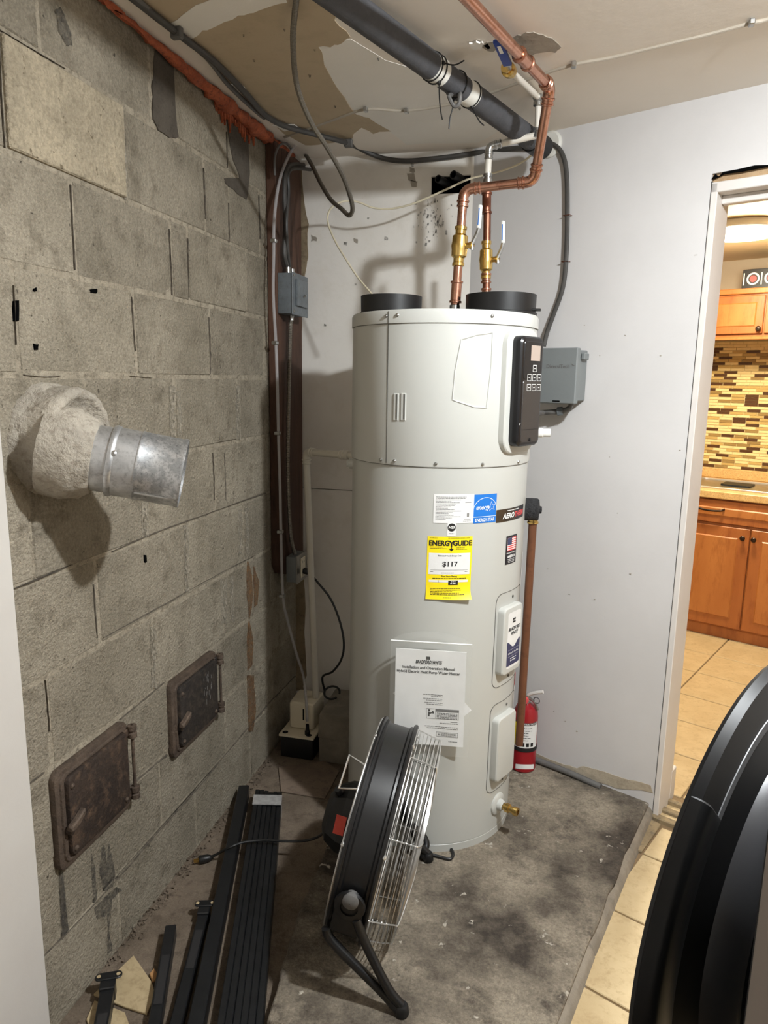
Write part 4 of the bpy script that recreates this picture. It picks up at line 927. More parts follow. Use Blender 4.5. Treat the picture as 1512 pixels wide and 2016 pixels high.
ob = thing('outlet_box', (.065, 2.475, .66), 'small grey outlet box low on the wooden board', 'outlet box')
obj('body', MB().box((.038, 2.425, .662), (.078, 2.535, .76)), M['grey_box'], ob, bevel=.003, seg=2)
ocv = obj('cover', MB().box((.0785, 2.420, .657), (.084, 2.540, .765)), M['steel'], ob, bevel=.0015)
obj('receptacle', MB().box((.084, 2.455, .672), (.088, 2.50, .75)), M['pump_white'], ocv, bevel=.002)
obj('holes', MB().box((.0879, 2.468, .728), (.0884, 2.471, .738)).box((.0879, 2.484, .728), (.0884, 2.487, .738)), M['void'], ocv, kind='stuff')
obj('lever', MB().box((.086, 2.52, .705), (.098, 2.53, .73)), M['pump_white'], ocv, bevel=.001)

def cable(name, pts, r, mat, label, n=8, seg=8, cat='cable', **k): return obj(name, MB().tube(spline(pts, n), r, seg), M[mat], None, label, cat, **k)
def armoured(name, pts, r, mat, label, pitch=.006, n=10):
    path = spline(pts, n); L = sum((path[i + 1] - path[i]).length for i in range(len(path) - 1)); m = int(L / pitch * 2)
    out = []; rs = []; acc = 0; i = 0
    for k in range(m + 1):
        d = L * k / m
        while i < len(path) - 2 and acc + (path[i + 1] - path[i]).length < d: acc += (path[i + 1] - path[i]).length; i += 1
        s_ = (path[i + 1] - path[i]); out.append(path[i] + s_ * min(1, (d - acc) / max(1e-6, s_.length))); rs.append(r * (1.0 if k % 2 else .86))
    return obj(name, MB().tube(out, rs, 8), M[mat], None, label, 'cable')
cable('black_cable', [(.055, 2.43, 1.79), X(560, 500, .055), X(562, 440, .055), X(560, 380, .06), X(566, 330, .06), (.07, 2.55, 2.16)], .0085, 'cable_dark', 'dark twisted cable running up the board from the switch box')
cable('black_cable', [(.055, 2.45, 1.79), X(567, 500, .062), X(564, 440, .068), X(568, 380, .066), X(571, 335, .066), (.09, 2.57, 2.15)], .006, 'cable_dark', 'second, thinner dark cable beside the twisted one above the switch box')
armoured('armoured_cable', [(.06, 2.44, 1.62), X(571, 660, .055), X(568, 800, .055), X(567, 940, .055), X(572, 1050, .055), (.06, 2.46, .765)], .0078, 'armour', 'straight armoured cable joining the switch box and the outlet box')
armoured('flex_cable', [Z(590, -70, 2.19), Y(583, 0, 1.56), Y(577, 80, 1.66), Y(585, 170, 1.78), Y(612, 240, 1.88), Y(645, 292, 1.96), Y(673, 342, 2.04), Y(689, 385, 2.12), Y(694, 412, 2.18), Y(687, 424, 2.22), Y(671, 410, 2.26), Y(652, 394, 2.32), Y(632, 362, 2.42), Y(614, 325, 2.52), Y(600, 302, 2.60)], .0072, 'armour', 'grey armoured cable hanging from the ceiling in a long loop')
hs = thing('clear_hose', X(604, 1400, .09), 'clear plastic drain hose clipped to the wooden board', 'hose')
obj('tube', MB().tube(spline([Y(660, 228, 2.45), Y(625, 250, 2.47), X(590, 276, .075), X(566, 312, .06), X(549, 362, .052), X(540, 430, .05), X(539, 500, .048), X(538, 580, .05), X(543, 675, .05), X(546, 760, .05), X(548, 853, .05), X(551, 950, .05), X(553, 1047, .05), X(557, 1173, .05), X(567, 1225, .06), X(583, 1285, .08), X(598, 1335, .10), Y(604, 1400, 2.36), Y(605, 1420, 2.35)], 8), .0052, 10), M['clear_hose'], hs)
for (x, y) in ((540, 474), (543, 675), (548, 853), (553, 1047), (557, 1173)):
    p = X(x, y, .05); obj('clip', MB().box((p.x - .013, p.y - .009, p.z - .006), (p.x + .0075, p.y + .009, p.z + .006)), M['steel'], hs, bevel=.002)
# cable along the ceiling edge and then along the back wall
cable('wall_cable', [Z(215, -40, 2.195), Z(345, 62, 2.193), Z(420, 120, 2.193), Z(480, 180, 2.193), Z(520, 225, 2.193), Z(560, 248, 2.193), Z(610, 262, 2.193), Z(672, 278, 2.188), Y(700, 288, 2.55), Y(730, 303, 2.60), Y(760, 313, 2.615), Y(800, 317, 2.618), Y(850, 313, 2.618), Y(900, 307, 2.618), Y(960, 298, 2.615), W(1040, 290, .014), W(1062, 290, .02)], .0085, 'cable_dark', 'dark cable along the ceiling edge and the top of the back wall')
cable('ceiling_cable', [Z(230, -40, 2.196), Z(330, 52, 2.194), Z(405, 112, 2.194), Z(450, 168, 2.195), Z(505, 220, 2.195), Z(520, 232, 2.195)], .006, 'cable_grey', 'thin grey cable lying against the ceiling above the foam')
for (x, y) in ((348, 66), (686, 283)):
    p = Z(x, y, 2.19); obj('cable_clip', MB().box((p.x - .014, p.y - .008, 2.178), (p.x + .014, p.y + .008, 2.2045)), M['cable_grey'], None, 'grey clip holding the cable %s' % ('near the top left of the ceiling' if x < 500 else 'above the back wall'), 'clip', bevel=.003)
wc = thing('door_wall_cable', W3(.34, .012, 1.5), 'dark cable bending down the white wall to the grey disconnect box', 'cable')
obj('sheath', MB().tube(spline([W3(.27, .012, 2.172), W3(.304, .012, 2.16), W3(.335, .012, 2.128), W3(.354, .012, 2.069), W3(.365, .012, 1.947), W3(.370, .012, 1.823), W3(.365, .012, 1.722), W3(.338, .014, 1.636), W3(.322, .02, 1.58), W3(.318, .03, 1.535)], 8), .0075, 10), M['cable_dark'], wc)
for z, s_ in ((1.94, .366), (1.80, .369)): obj('staple', MB().tube([W3(s_ - .011, .002, z), W3(s_ - .011, .02, z), W3(s_ + .011, .02, z), W3(s_ + .011, .002, z)], .0012, 5), M['copper_dull'], wc)
pc = thing('painted_cable', Z(900, 195, 2.19), 'painted over cable crossing the ceiling beside the black pipe', 'cable')
obj('sheath', MB().tube(spline([Z(1600, 10, 2.202), Z(1512, 38, 2.2025), Z(1480, 45, 2.2025), Z(1400, 66, 2.2035), Z(1300, 90, 2.2035), Z(1200, 114, 2.2025), Z(1130, 127, 2.2025), Z(1050, 152, 2.2035), Z(950, 188, 2.2035), Z(860, 210, 2.2025), Z(790, 218, 2.2025), Z(720, 215, 2.2025), Z(650, 238, 2.2035), Z(560, 270, 2.2035)], 6), .0045, 8), M['cable_painted'], pc)
for (x, y) in ((1480, 44), (1130, 127), (720, 215), (800, 218)):
    p = Z(x, y, 2.199); obj('staple', MB().box((p.x - .006, p.y - .010, 2.192), (p.x + .006, p.y + .010, 2.204)), M['steel'], pc, bevel=.002)
cable('thin_white_wire', [W(1070, 285, .03), Y(1030, 318, 2.50), Y(985, 337, 2.50), Y(925, 352, 2.48), Y(885, 370, 2.46), Y(845, 388, 2.46), Y(810, 402, 2.46), Y(770, 411, 2.46), Y(735, 409, 2.44), Y(706, 398, 2.42), Y(680, 396, 2.40), Y(660, 403, 2.38), Y(647, 418, 2.38), Y(646, 440, 2.38), Y(660, 475, 2.36), Y(682, 512, 2.33), Y(706, 548, 2.31), Y(735, 582, 2.28), Y(748, 600, 2.27)], .0032, 'wire_cream', 'thin cream wire looping across the back wall down to the heater top', cat='wire')
cable('grey_loop', [X(541, 345, .045), X(541, 310, .05), X(549, 288, .055), X(563, 282, .06), X(575, 295, .06)], .004, 'cable_grey', 'short grey loop of wire at the top of the board')
# stub pipes in the wall hole
for i, (x, y, r, lb) in enumerate(((862, 352, .0135, 'open black pipe end in the wall hole, left of two'), (892, 344, .0145, 'open black pipe end in the wall hole, right of two'))):
    p = Y(x, y, YB - .03); d = V((.45, .85, -.1)).normalized()
    obj('pipe_stub', MB().lathe(p, d, [(r * .72, .03), (r * .74, .001), (r, 0), (r, .11)], 20, capa=True), M['black_plastic'], None, lb, 'pipe', 'black pipe ends in the wall hole')

# ------------------------------------------------------------------ disconnect box on the door wall
dx = thing('disconnect_box', W3(.40, .04, 1.35), 'grey plastic disconnect box on the white wall right of the heater', 'disconnect box')
obj('body', MB().obox(KC, EW, -NW, UP, (.348, .001, 1.360), (.460, .070, 1.520)), M['grey_box'], dx, bevel=.003)
dcv = obj('cover', MB().obox(KC, EW, -NW, UP, (.343, .066, 1.351), (.466, .090, 1.526)), M['grey_box'], dx, bevel=.003)
obj('slot', MB().obox(KC, EW, -NW, UP, (.39, .0895, 1.357), (.415, .0906, 1.361)), M['void'], dcv)
mb = MB(); put_text(mb, lambda u, v: W3(.402 + u, .0907, 1.468 + v), 'DiversiTech', 0, 0, .0165, bold=.0002)
obj('embossed_name', mb, M['cable_grey'], dcv)
obj('embossed_mark', MB().prism([W3(.446, .0902, 1.478), W3(.452, .0902, 1.474), W3(.460, .0902, 1.470), W3(.451, .0902, 1.471)], -NW * .0006), M['cable_grey'], dcv)
obj('hasp', MB().obox(KC, EW, -NW, UP, (.462, .02, 1.490), (.474, .055, 1.510)), M['grey_box'], dx, bevel=.002)
wh_ = thing('conduit_whip', W3(.40, .03, 1.30), 'grey flexible conduit from the disconnect box to the heater', 'conduit')
obj('conduit', MB().tube(spline([W3(.43, .035, 1.352), W3(.425, .035, 1.337), W3(.40, .04, 1.325), W3(.37, .05, 1.322), W3(.34, .07, 1.318), Y(1052, 815, 2.22), Y(1040, 816, 2.17)], 8), .0085, 12), M['cable_grey'], wh_)
obj('conduit_nut', MB().lathe(W3(.405, .040, 1.326), (W3(.37, .05, 1.322) - W3(.405, .04, 1.326)), [(.010, 0), (.0145, .001), (.0145, .018), (.010, .020)], 8), M['grey_box_dark'], wh_)
# pipe along the foot of the door wall
obj('floor_conduit', MB().tube([W3(.18, .018, .062), W3(.50, .020, .062), W3(.62, .022, .055)], .011, 14), M['cable_grey'], None, 'grey pipe lying along the foot of the white wall', 'pipe')

# ------------------------------------------------------------------ fire extinguisher
ec = V((.948, 2.408, .05))
ex = thing('fire_extinguisher', ec, 'small red fire extinguisher on the floor behind the heater', 'fire extinguisher')
obj('cylinder', MB().lathe(ec, UP, [(.001, .001), (.039, 0), (.0435, .006), (.0435, .205), (.041, .222), (.033, .240), (.018, .247), (.014, .252)], 32, capb=True), M['red_steel'], ex)
def exf(a, z, e=.0006): return ec + V((math.cos(math.radians(a)) * (.0435 + e), math.sin(math.radians(a)) * (.0435 + e), z))
mb = MB().grid(lambda a, b: exf(-150 + 130 * a, .098 + .095 * b), 16, 3); lbx = obj('instruction_label', mb, M['paper'], ex)
mb = MB(); ef = lambda u, v: exf(-85 + math.degrees(u / .0435), v, .001)
rect(mb, ef, -.043, .183, .043, .193, 12); put_text(mb, lambda u, v: ef(u, v), ' ', 0, .12, .01)
for k in range(6): dashes(mb, ef, -.02, random.uniform(.0, .03), .172 - .009 * k, .0022)
for k in range(3): rect(mb, ef, -.012 + .016 * k, .103, -.002 + .016 * k, .117)
obj('label_print', mb, M['print_black'], lbx)
mb = MB(); put_text(mb, lambda u, v: exf(-72 + math.degrees(u / .0435), .188 + v, .0016), 'INSTRUCTIONS', 0, 0, .0085, bold=.0002); obj('label_heading', mb, M['print_white'], lbx)
mb = MB().grid(lambda a, b: exf(-150 + 26 * a, .105 + .085 * b, .0012), 6, 2); obj('yellow_tag', mb, M['yellow'], lbx)
obj('band', MB().lathe(ec, UP, [(.04352, .082), (.0453, .083), (.0453, .096), (.04352, .097)], 32), M['tie_black'], ex)
mb = MB(); put_text(mb, lambda u, v: exf(-80 + math.degrees(u / .0435), .022 + v, .001), 'Kidde', 0, 0, .02, bold=.0003, shear=.3)
mb2 = MB().grid(lambda a, b: exf(-125 + 95 * a, .012 + .018 * b + .006 * math.sin(a * 3.1), .0005), 12, 2); obj('brand_strip', mb2, M['print_white'], ex)
hd = obj('valve_head', MB().lathe(ec + UP * .25, UP, [(.014, 0), (.015, .006), (.012, .01), (.012, .03), (.004, .034)], 14, capb=True), M['steel'], ex)
obj('gauge', MB().lathe(ec + V((-.004, -.014, .268)), (-.1, -1, 0), [(.012, 0), (.013, .004), (.013, .010), (.010, .011), (.001, .0105)], 16), M['red_print'], hd)
obj('carry_handle', MB().tube(spline([ec + V((0, 0, .275)), ec + V((.02, -.01, .292)), ec + V((.055, -.022, .308))], 4), .0065, 8), M['frame_white'], ex)
obj('trigger', MB().tube(spline([ec + V((.005, -.004, .272)), ec + V((.028, -.014, .262)), ec + V((.040, -.018, .236))], 5), .0055, 8), M['steel'], ex)
obj('pin_ring', MB().tube(circle_pts(ec + V((.035, -.02, .272)), V((.9, -.4, 0)), UP, .011, 16), .0014, 5, closed=True), M['tie_black'], ex)

# ------------------------------------------------------------------ condensate pump, drain line, cord
pu = thing('condensate_pump', (.105, 2.42, 0), 'small condensate pump with black tank and cream cover in the corner', 'pump')
obj('tank', MB().box((.045, 2.33, .001), (.175, 2.53, .085)), M['fan_dark'], pu, bevel=.006, seg=2)
ld = obj('lid', MB().box((.040, 2.325, .085), (.180, 2.535, .094)), M['pump_white'], pu, bevel=.004, seg=2)
for x in (.06, .155): obj('lid_hole', MB().lathe((x, 2.345, .0945), UP, [(.011, 0), (.010, .0006), (.001, .0007)], 16), M['fan_dark'], ld)
mc = obj('motor_cover', MB().prism([(.062, 2.38, .094), (.160, 2.38, .094), (.165, 2.50, .094), (.058, 2.50, .094), ], (0, 0, .11)), M['pump_white'], pu, bevel=.014, seg=3)
for x in (.118, .130): obj('cover_slot', MB().box((x, 2.3785, .135), (x + .005, 2.381, .18)), M['void'], mc)
obj('barb', MB().lathe((Y(605, 1420, 2.352).x, 2.352, .094), UP, [(.010, 0), (.010, .014), (.007, .016), (.006, .04)], 12), M['fan_dark'], ld)
dp = thing('drain_line', (.13, 2.42, .2), 'white plastic condensate drain pipe from the heater down to the pump', 'pipe')
run(dp, [V((.41, 2.24, 1.165)), V((.30, 2.32, 1.163)), V((.122, 2.42, 1.157)), V((.150, 2.44, .205))], .0125, 'pvc', 'pvc', .02)
obj('power_cord', MB().tube(spline([(.100, 2.478, .695), (.118, 2.47, .69), Y(625, 1146, 2.46), Y(650, 1178, 2.45), Y(668, 1220, 2.44), Y(677, 1265, 2.43), Y(672, 1298, 2.43), Y(655, 1322, 2.44), Y(635, 1333, 2.46), (.165, 2.50, .20), (.150, 2.505, .17)], 8), .0042, 8), M['cable_black'], pu, label='black cord curving up to the outlet')
obj('power_plug', MB().lathe((.088, 2.478, .697), V((1, -.1, -.12)), [(.010, 0), (.013, .004), (.012, .022), (.007, .034), (.005, .042)], 14, capa=True), M['cable_black'], pu)
cable('cord_coil', circle_pts(V((.215, 2.44, .232)), V((1, 0, 0)), V((0, .8, .5)), .030, 14, 0, 5.6, False), .0042, 'cable_black', 'small coil of black cord above the broken blocks', cat='cord')
def chunk(x0, y0, z0, x1, y1, z1, lb):
    mb = MB().hexa([(a + random.uniform(-.006, .006), b + random.uniform(-.006, .006), c) for a, b, c in ((x0, y0, z0), (x1, y0, z0), (x1, y1, z0), (x0, y1, z0), (x0, y0, z1), (x1, y0, z1), (x1, y1, z1), (x0, y1, z1))])
    obj('concrete_block', mb, M['concrete_dark'], None, lb, 'block', 'old blocks beside the heater', bevel=.006, seg=2)
chunk(.195, 2.33, .0, .375, 2.56, .10, 'old concrete block beside the pump, lower of two stacked')
chunk(.20, 2.32, .101, .378, 2.55, .20, 'old concrete block beside the pump, upper of two stacked')
# ================================================================== FLOOR FAN
FC = V((.606, 1.58, .306)); al, ti = math.radians(3.56), math.radians(11.5)
fa = V((math.cos(al) * math.cos(ti), math.sin(al) * math.cos(ti), -math.sin(ti)))
fu = (UP - fa * fa.z).normalized(); fh = fu.cross(fa).normalized()      # fh points away from the camera
if fh.y < 0: fh = -fh
FR, FWD = .255, .041
fan = thing('floor_fan', V((FC.x, FC.y, .05)), 'black drum floor fan with chrome wire guard in front of the heater', 'fan')
def fl_(prof, seg=72, c=FC): return MB().lathe(c, fa, prof, seg)
obj('drum', fl_([(FR - .006, -FWD), (FR, -FWD), (FR + .001, -FWD + .012), (FR - .004, -FWD + .016), (FR - .004, FWD - .016), (FR + .001, FWD - .012), (FR, FWD), (FR - .006, FWD), (FR - .008, FWD - .01), (FR - .008, -FWD + .01)]), M['fan_black'], fan)
fring = lambda r, h: circle_pts(FC + fa * h, fh, fu, r, 72)
obj('rear_ring', MB().tube(fring(FR + .004, -FWD), .0058, 8, closed=True), M['fan_black'], fan)
obj('front_ring', MB().tube(fring(FR + .004, FWD), .0058, 8, closed=True), M['fan_black'], fan)
obj('rear_wire', MB().tube(fring(FR + .002, -FWD - .008), .0022, 6, closed=True), M['chrome'], fan)
# front guard: rings on a shallow basket, ribs across
gd = obj('front_guard', MB().tube(fring(FR - .004, FWD + .006), .0022, 5, closed=True), M['chrome'], fan)
prof = [(FR - .006 - .0012 * k, FWD + .014 + .0105 * k) for k in range(6)]
for r, h in prof: obj('guard_ring', MB().tube(fring(r, h), .0013, 4, closed=True), M['chrome'], gd)
h0 = prof[-1][1]
for k in range(20):
    r = prof[-1][0] - .012 - .0125 * k
    if r > .035: obj('guard_ring', MB().tube(fring(r, h0 + .006 + .0012 * min(k, 8)), .0013, 4, closed=True), M['chrome'], gd)
for k in range(8):
    a = math.pi * 2 * (k + .3) / 8; e_ = fh * math.cos(a) + fu * math.sin(a)
    P = lambda r, h: FC + fa * h + e_ * r
    obj('guard_rib', MB().tube(spline([P(FR - .002, FWD + .002), P(FR - .004, FWD + .02), P(prof[-1][0], h0 - .004), P(prof[-1][0] - .012, h0 + .007), P(.12, h0 + .017), P(.045, h0 + .018)], 4), .0017, 5), M['chrome'], gd)
obj('guard_badge', MB().lathe(FC + fa * (h0 + .016), fa, [(.042, 0), (.042, .003), (.036, .005), (.001, .006)], 28), M['fan_dark'], gd)
for k in range(6):
    a = math.pi * 2 * (k + .62) / 6; e_ = fh * math.cos(a) + fu * math.sin(a)
    for h, s_ in ((FWD + .006, 1), (-FWD - .006, -1)):
        obj('screw', MB().lathe(FC + fa * h + e_ * (FR + .003), fa * s_ + e_ * .5, [(.006, 0), (.006, .003), (.001, .006)], 8), M['chrome'], fan)
# motor
mo = obj('motor', fl_([(.001, -FWD - .088), (.045, -FWD - .086), (.07, -FWD - .072), (.088, -FWD - .04), (.092, -FWD - .012), (.088, -FWD + .002), (.03, -FWD + .006)], 10), M['fan_dark'], fan, ang=20)
obj('speed_knob', MB().lathe(FC - fa * (FWD + .06) - fh * .02 + fu * .074, (-fa * .4 + fu * .6 - fh * .2), [(.012, 0), (.013, .006), (.011, .014), (.001, .015)], 16), M['fan_black'], mo)
tq = FC - fa * (FWD + .036) - fh * .078 + fu * .030
obj('red_label', MB().obox(tq - fh * .0105, fa, fu, -fh, (-.014, -.022, 0), (.012, .030, .0012)), M['red_tape'], mo)
for k in range(4):
    a = math.pi * 2 * (k + .2) / 4; e_ = fh * math.cos(a) + fu * math.sin(a)
    obj('motor_strut', MB().tube([FC - fa * (FWD - .0) + e_ * .07, FC - fa * (FWD - .002) + e_ * (FR - .002)], .004, 6), M['fan_dark'], fan)
hub = obj('hub', fl_([(.03, -.02), (.034, -.018), (.034, .025), (.028, .032), (.001, .033)], 24), M['blade_grey'], fan)
for k in range(3):
    a0 = 2 * math.pi * k / 3 + .5
    def bl(u, v):
        r = .03 + u * .195; a = a0 + (v - .5) * (1.25 - .35 * u) + .25 * u; h = (v - .5) * (.055 - .02 * u)
        return FC + (fh * math.cos(a) + fu * math.sin(a)) * r + fa * h
    obj('blade', MB().grid(bl, 8, 8), M['fan_dark'], fan)
# carrying handle, stand
hp0 = FC - fa * (FWD + .008); ph = lambda a, r, d: hp0 + (fh * math.cos(a) + fu * math.sin(a)) * r - fa * d
obj('carry_handle', MB().tube([ph(2.05, FR + .0, 0), ph(2.0, FR + .002, .042), ph(2.32, FR + .0, .042), ph(2.28, FR, 0)], .0028, 6), M['chrome'], fan)
for sgn in (-1, 1):
    n0 = FC + fh * sgn * (FR + .004)
    yy = n0.y + sgn * .012
    piv = obj('pivot_knob', MB().lathe(n0, fh * sgn, [(.016, 0), (.018, .006), (.018, .020), (.012, .024), (.001, .025)], 20), M['cable_grey'] if sgn < 0 else M['fan_dark'], fan)
    br = obj('bracket', MB().obox(n0 + fh * sgn * .002, fa, fu, fh * sgn, (-.032, -.090, 0), (.032, -.008, .010)), M['fan_dark'], fan, bevel=.006, seg=2)
    obj('bracket_wing', MB().lathe(n0 - fu * .018, fh * sgn, [(.034, .004), (.036, .008), (.034, .014), (.02, .016)], 18, a0=math.pi * .0, a1=math.pi * 2), M['fan_black'], br)
    ft = V((.740 if sgn < 0 else .705, yy - .004 if sgn < 0 else yy - .03, .068))
    lg = obj('leg', MB().tube(spline([n0 + fa * .020 - fu * .045 + fh * sgn * .008, n0 + fa * .055 - fu * .10 + fh * sgn * .008, ft + V((-.03, 0, .04)), ft + V((.0, 0, .006))], 6), .0105, 12), M['fan_black'], fan)
    lg2 = obj('leg', MB().tube(spline([V((.566, yy, .225)), V((.572, yy, .205)), V((.60, yy, .175)), V((.69, yy, .098)), ft + V((-.012, 0, -.002)), ft + V((.002, 0, -.003))], 6), .0105, 12), M['fan_black'], fan)
    obj('foot', MB().lathe(V((ft.x + .002, ft.y, .0505)), UP, [(.014, 0), (.016, .004), (.014, .022), (.011, .026)], 16, capa=True, capb=True), M['fan_dark'], lg2)
obj('cross_bar', MB().tube([V((.566, FC.y - .27, .225)), V((.563, FC.y - .1, .225)), V((.563, FC.y + .1, .225)), V((.566, FC.y + .27, .225))], .0055, 8), M['fan_dark'], fan)
cord = obj('power_cord', MB().tube(spline([FC - fa * .10 - fu * .02, Z(630, 1645, .11), Z(600, 1655, .075), Z(560, 1656, .064), Z(520, 1654, .060), Z(480, 1658, .060), Z(452, 1668, .058), Z(430, 1680, .03), Z(412, 1689, .014)], 8), .004, 8), M['cable_black'], fan)
p0, p1 = Z(412, 1689, .013), Z(388, 1694, .012)
obj('plug', MB().lathe(p0, (p1 - p0), [(.004, -.012), (.008, -.004), (.011, .004), (.0125, .026), (.010, .030)], 12, capb=True), M['cable_black'], cord)
dpl = (p1 - p0).normalized(); spv = dpl.cross(UP).normalized()
for k in (-1, 1): obj('prong', MB().obox(p0 + dpl * .028 + spv * .005 * k, dpl, spv, UP, (0, -.0007, -.003), (.017, .0007, .003)), M['brass'], cord)
obj('far_cord', MB().tube(spline([Z(820, 1640, .12), Z(846, 1640, .09), Z(866, 1650, .065), Z(882, 1664, .056), Z(892, 1680, .055), Z(886, 1691, .055), Z(866, 1687, .055), Z(846, 1683, .056), Z(815, 1690, .056)], 8), .0045, 8), M['cable_black'], fan)

# ================================================================== BLACK SHELF PARTS ON THE FLOOR
def bar(a, b, w_, h, z, mb=None):
    a = V(a); b = V(b); d = (b - a).normalized(); s_ = V((d.y, -d.x, 0)); L = (b - a).length
    return (mb or MB()).obox(V((a.x, a.y, z)), d, s_, UP, (0, 0, 0), (L, w_, h)), d, s_, L
bt = thing('slat_bundle', (.22, 1.6, 0), 'bundle of long black slats held by clear tape on the floor', 'slats')
fa0, fb0, na0, nb0 = V((.076, 2.030, 0)), V((.166, 2.046, 0)), V((.412, 1.03, 0)), V((.511, 1.05, 0))
ns = 6
for k in range(ns):
    a = fa0 + (fb0 - fa0) * (k / ns); b = na0 + (nb0 - na0) * (k / ns); c = na0 + (nb0 - na0) * ((k + .97) / ns); d = fa0 + (fb0 - fa0) * ((k + .97) / ns)
    hh = .046 + random.uniform(-.003, .003); off = (d - c).normalized() * random.uniform(-.006, .006)
    obj('slat', MB().hexa([p + off + UP * z for z in (.001, hh) for p in (a, b, c, d)]), M['shelf_black'], bt, bevel=.002)
ta0, ta1 = fa0 + (na0 - fa0) * .035, fa0 + (na0 - fa0) * .085; tb0, tb1 = fb0 + (nb0 - fb0) * .03, fb0 + (nb0 - fb0) * .08
obj('tape', MB().hexa([p + UP * z for z in (.048, .0512) for p in (ta0 - V((.002, 0, 0)), ta1 - V((.002, 0, 0)), tb1, tb0)]).hexa([p + UP * z for z in (.0005, .0512) for p in (tb0, tb1, tb1 + V((.0015, 0, 0)), tb0 + V((.0015, 0, 0)))]), M['clear_tape'], bt)
def post(name, a, b, w_, h, z, label, tee=False, inset=None):
    t = thing(name, V((a[0], a[1], 0)), label, 'metal post', 'black metal shelf posts on the floor')
    mb, d, s_, L = bar(V((a[0], a[1], 0)), V((b[0], b[1], 0)), w_, h, z); obj('bar', mb, M['shelf_black'], t, bevel=.002)
    A = V((a[0], a[1], z))
    if inset: obj('grey_strip', MB().obox(A, d, s_, UP, (inset[0], w_ * .12, h - .001), (inset[1], w_ * .82, h + .0012)), M['shelf_grey'], t)
    if tee:
        c = A + s_ * (w_ / 2) - d * .006 + UP * (h + .004)
        tp = obj('bracket', MB().prism([c + s_ * u + d * v for u, v in rr(w_ * 2.0, .022, .010)], (0, 0, .005)), M['shelf_black'], t, bevel=.0015)
        for k in (-1, 1): obj('bracket_hole', MB().lathe(c + s_ * w_ * .72 * k + UP * .0051, UP, [(.0048, 0), (.0045, .0004), (.0003, .0005)], 14), M['shard'], tp)
        obj('lip', MB().obox(A, d, s_, UP, (.002, -.002, 0), (.028, w_ + .002, h + .006)), M['shelf_black'], tp, bevel=.002)
    return t
post('metal_post', (.046, 2.044), (.384, 1.02), .034, .050, .001, 'black metal post lying against the left side of the slat bundle')
post('metal_post', (.174, 1.512), (.297, 1.12), .027, .030, .001, 'black metal post with a two hole bracket, touching the slat bundle', True, (.08, .20))
post('metal_post', (.122, 1.430), (.281, 1.06), .027, .036, .001, 'plain square black metal post, middle of the three short ones', False, (.10, .24))
post('metal_post', (.074, 1.240), (.195, 1.00), .030, .036, .001, 'black metal post with a two hole bracket beside the beige tile shard', True, (.09, .2))
def flat(name, px, z, t, mat, label, cat): return obj(name, MB().prism([Z(a, b, z) for a, b in px], (0, 0, t)), M[mat], None, label, cat, bevel=.0012)
flat('tile_shard', [(184, 1961), (263, 1884), (300, 1938), (306, 1962), (290, 2000), (248, 1987)], .001, .006, 'shard', 'broken beige tile shard on the floor under the black post', 'tile shard')
flat('tile_shard', [(170, 2010), (186, 1972), (246, 1996), (262, 2040), (190, 2060)], .001, .005, 'shard', 'second tile shard at the bottom edge of the picture', 'tile shard')
flat('tile_shard', [(294, 1920), (303, 1909), (315, 1926), (301, 1936)], .0075, .005, 'shard_orange', 'tiny orange brown tile chip beside the shard', 'tile shard')
flat('plaster_chip', [(385, 1875), (388, 1868), (391, 1873), (388, 1878)], .001, .004, 'chip_white', 'small white plaster chip between the black posts', 'chip')
flat('hardboard_sheet', [(548, 1512), (640, 1500), (668, 1520), (640, 1574), (553, 1560)], .001, .005, 'sheet', 'thin brown board lying on the floor behind the slats', 'board')

# ================================================================== KITCHEN
ND = 4.60 - NW.dot(KC)                         # cabinet front, measured beyond the door wall
def kb(s0, d0, z0, s1, d1, z1): return MB().obox(KC, EW, NW, UP, (s0, d0, z0), (s1, d1, z1))
def panel_door(parent, s0, z0, s1, z1, d, name, mat='cherry'):
    o = obj(name, kb(s0, d - .018, z0, s1, d, z1), M[mat], parent, bevel=.003)
    m_ = .05 if z1 - z0 > .3 else .032
    i0, i1, j0, j1 = s0 + m_, s1 - m_, z0 + m_, z1 - m_
    P = lambda s_, z_, e: KC + EW * s_ + NW * (d - .018 - e) + UP * z_
    mb = MB(); g = .012
    o4 = [(i0, j0), (i1, j0), (i1, j1), (i0, j1)]; n4 = [(i0 + g, j0 + g), (i1 - g, j0 + g), (i1 - g, j1 - g), (i0 + g, j1 - g)]
    mb.add([P(a, b, -.006) for a, b in o4] + [P(a, b, .006) for a, b in n4], [(0, 1, 5, 4), (1, 2, 6, 5), (2, 3, 7, 6), (3, 0, 4, 7), (4, 5, 6, 7)])
    obj('raised_panel', mb, M['cherry_light' if mat == 'cherry' else mat], o); return o
def knob(parent, s_, z_, d): obj('knob', MB().lathe(KC + EW * s_ + NW * (d - .018) + UP * z_, -NW, [(.006, 0), (.006, .010), (.013, .016), (.014, .022), (.009, .027), (.001, .028)], 16), M['bronze'], parent)
bc = thing('base_cabinet', KC + EW * .5 + NW * (ND + .3), 'orange brown wooden base cabinet under the kitchen counter', 'cabinet')
obj('carcass', kb(-.55, ND, .075, 1.35, ND + .58, .80), M['cherry'], bc, bevel=.002)
obj('toe_kick', kb(-.55, ND + .012, .011, 1.35, ND + .5, .075), M['cherry'], bc)
for (s0, s1, ks) in ((.215, .597, .567), (.604, .985, .622), (-.18, .208, None)):
    dd_ = panel_door(bc, s0, .085, s1, .652, ND, 'door')
    if ks: knob(dd_, ks, .603, ND)
dwr = panel_door(bc, .215, .668, .985, .792, ND, 'drawer')
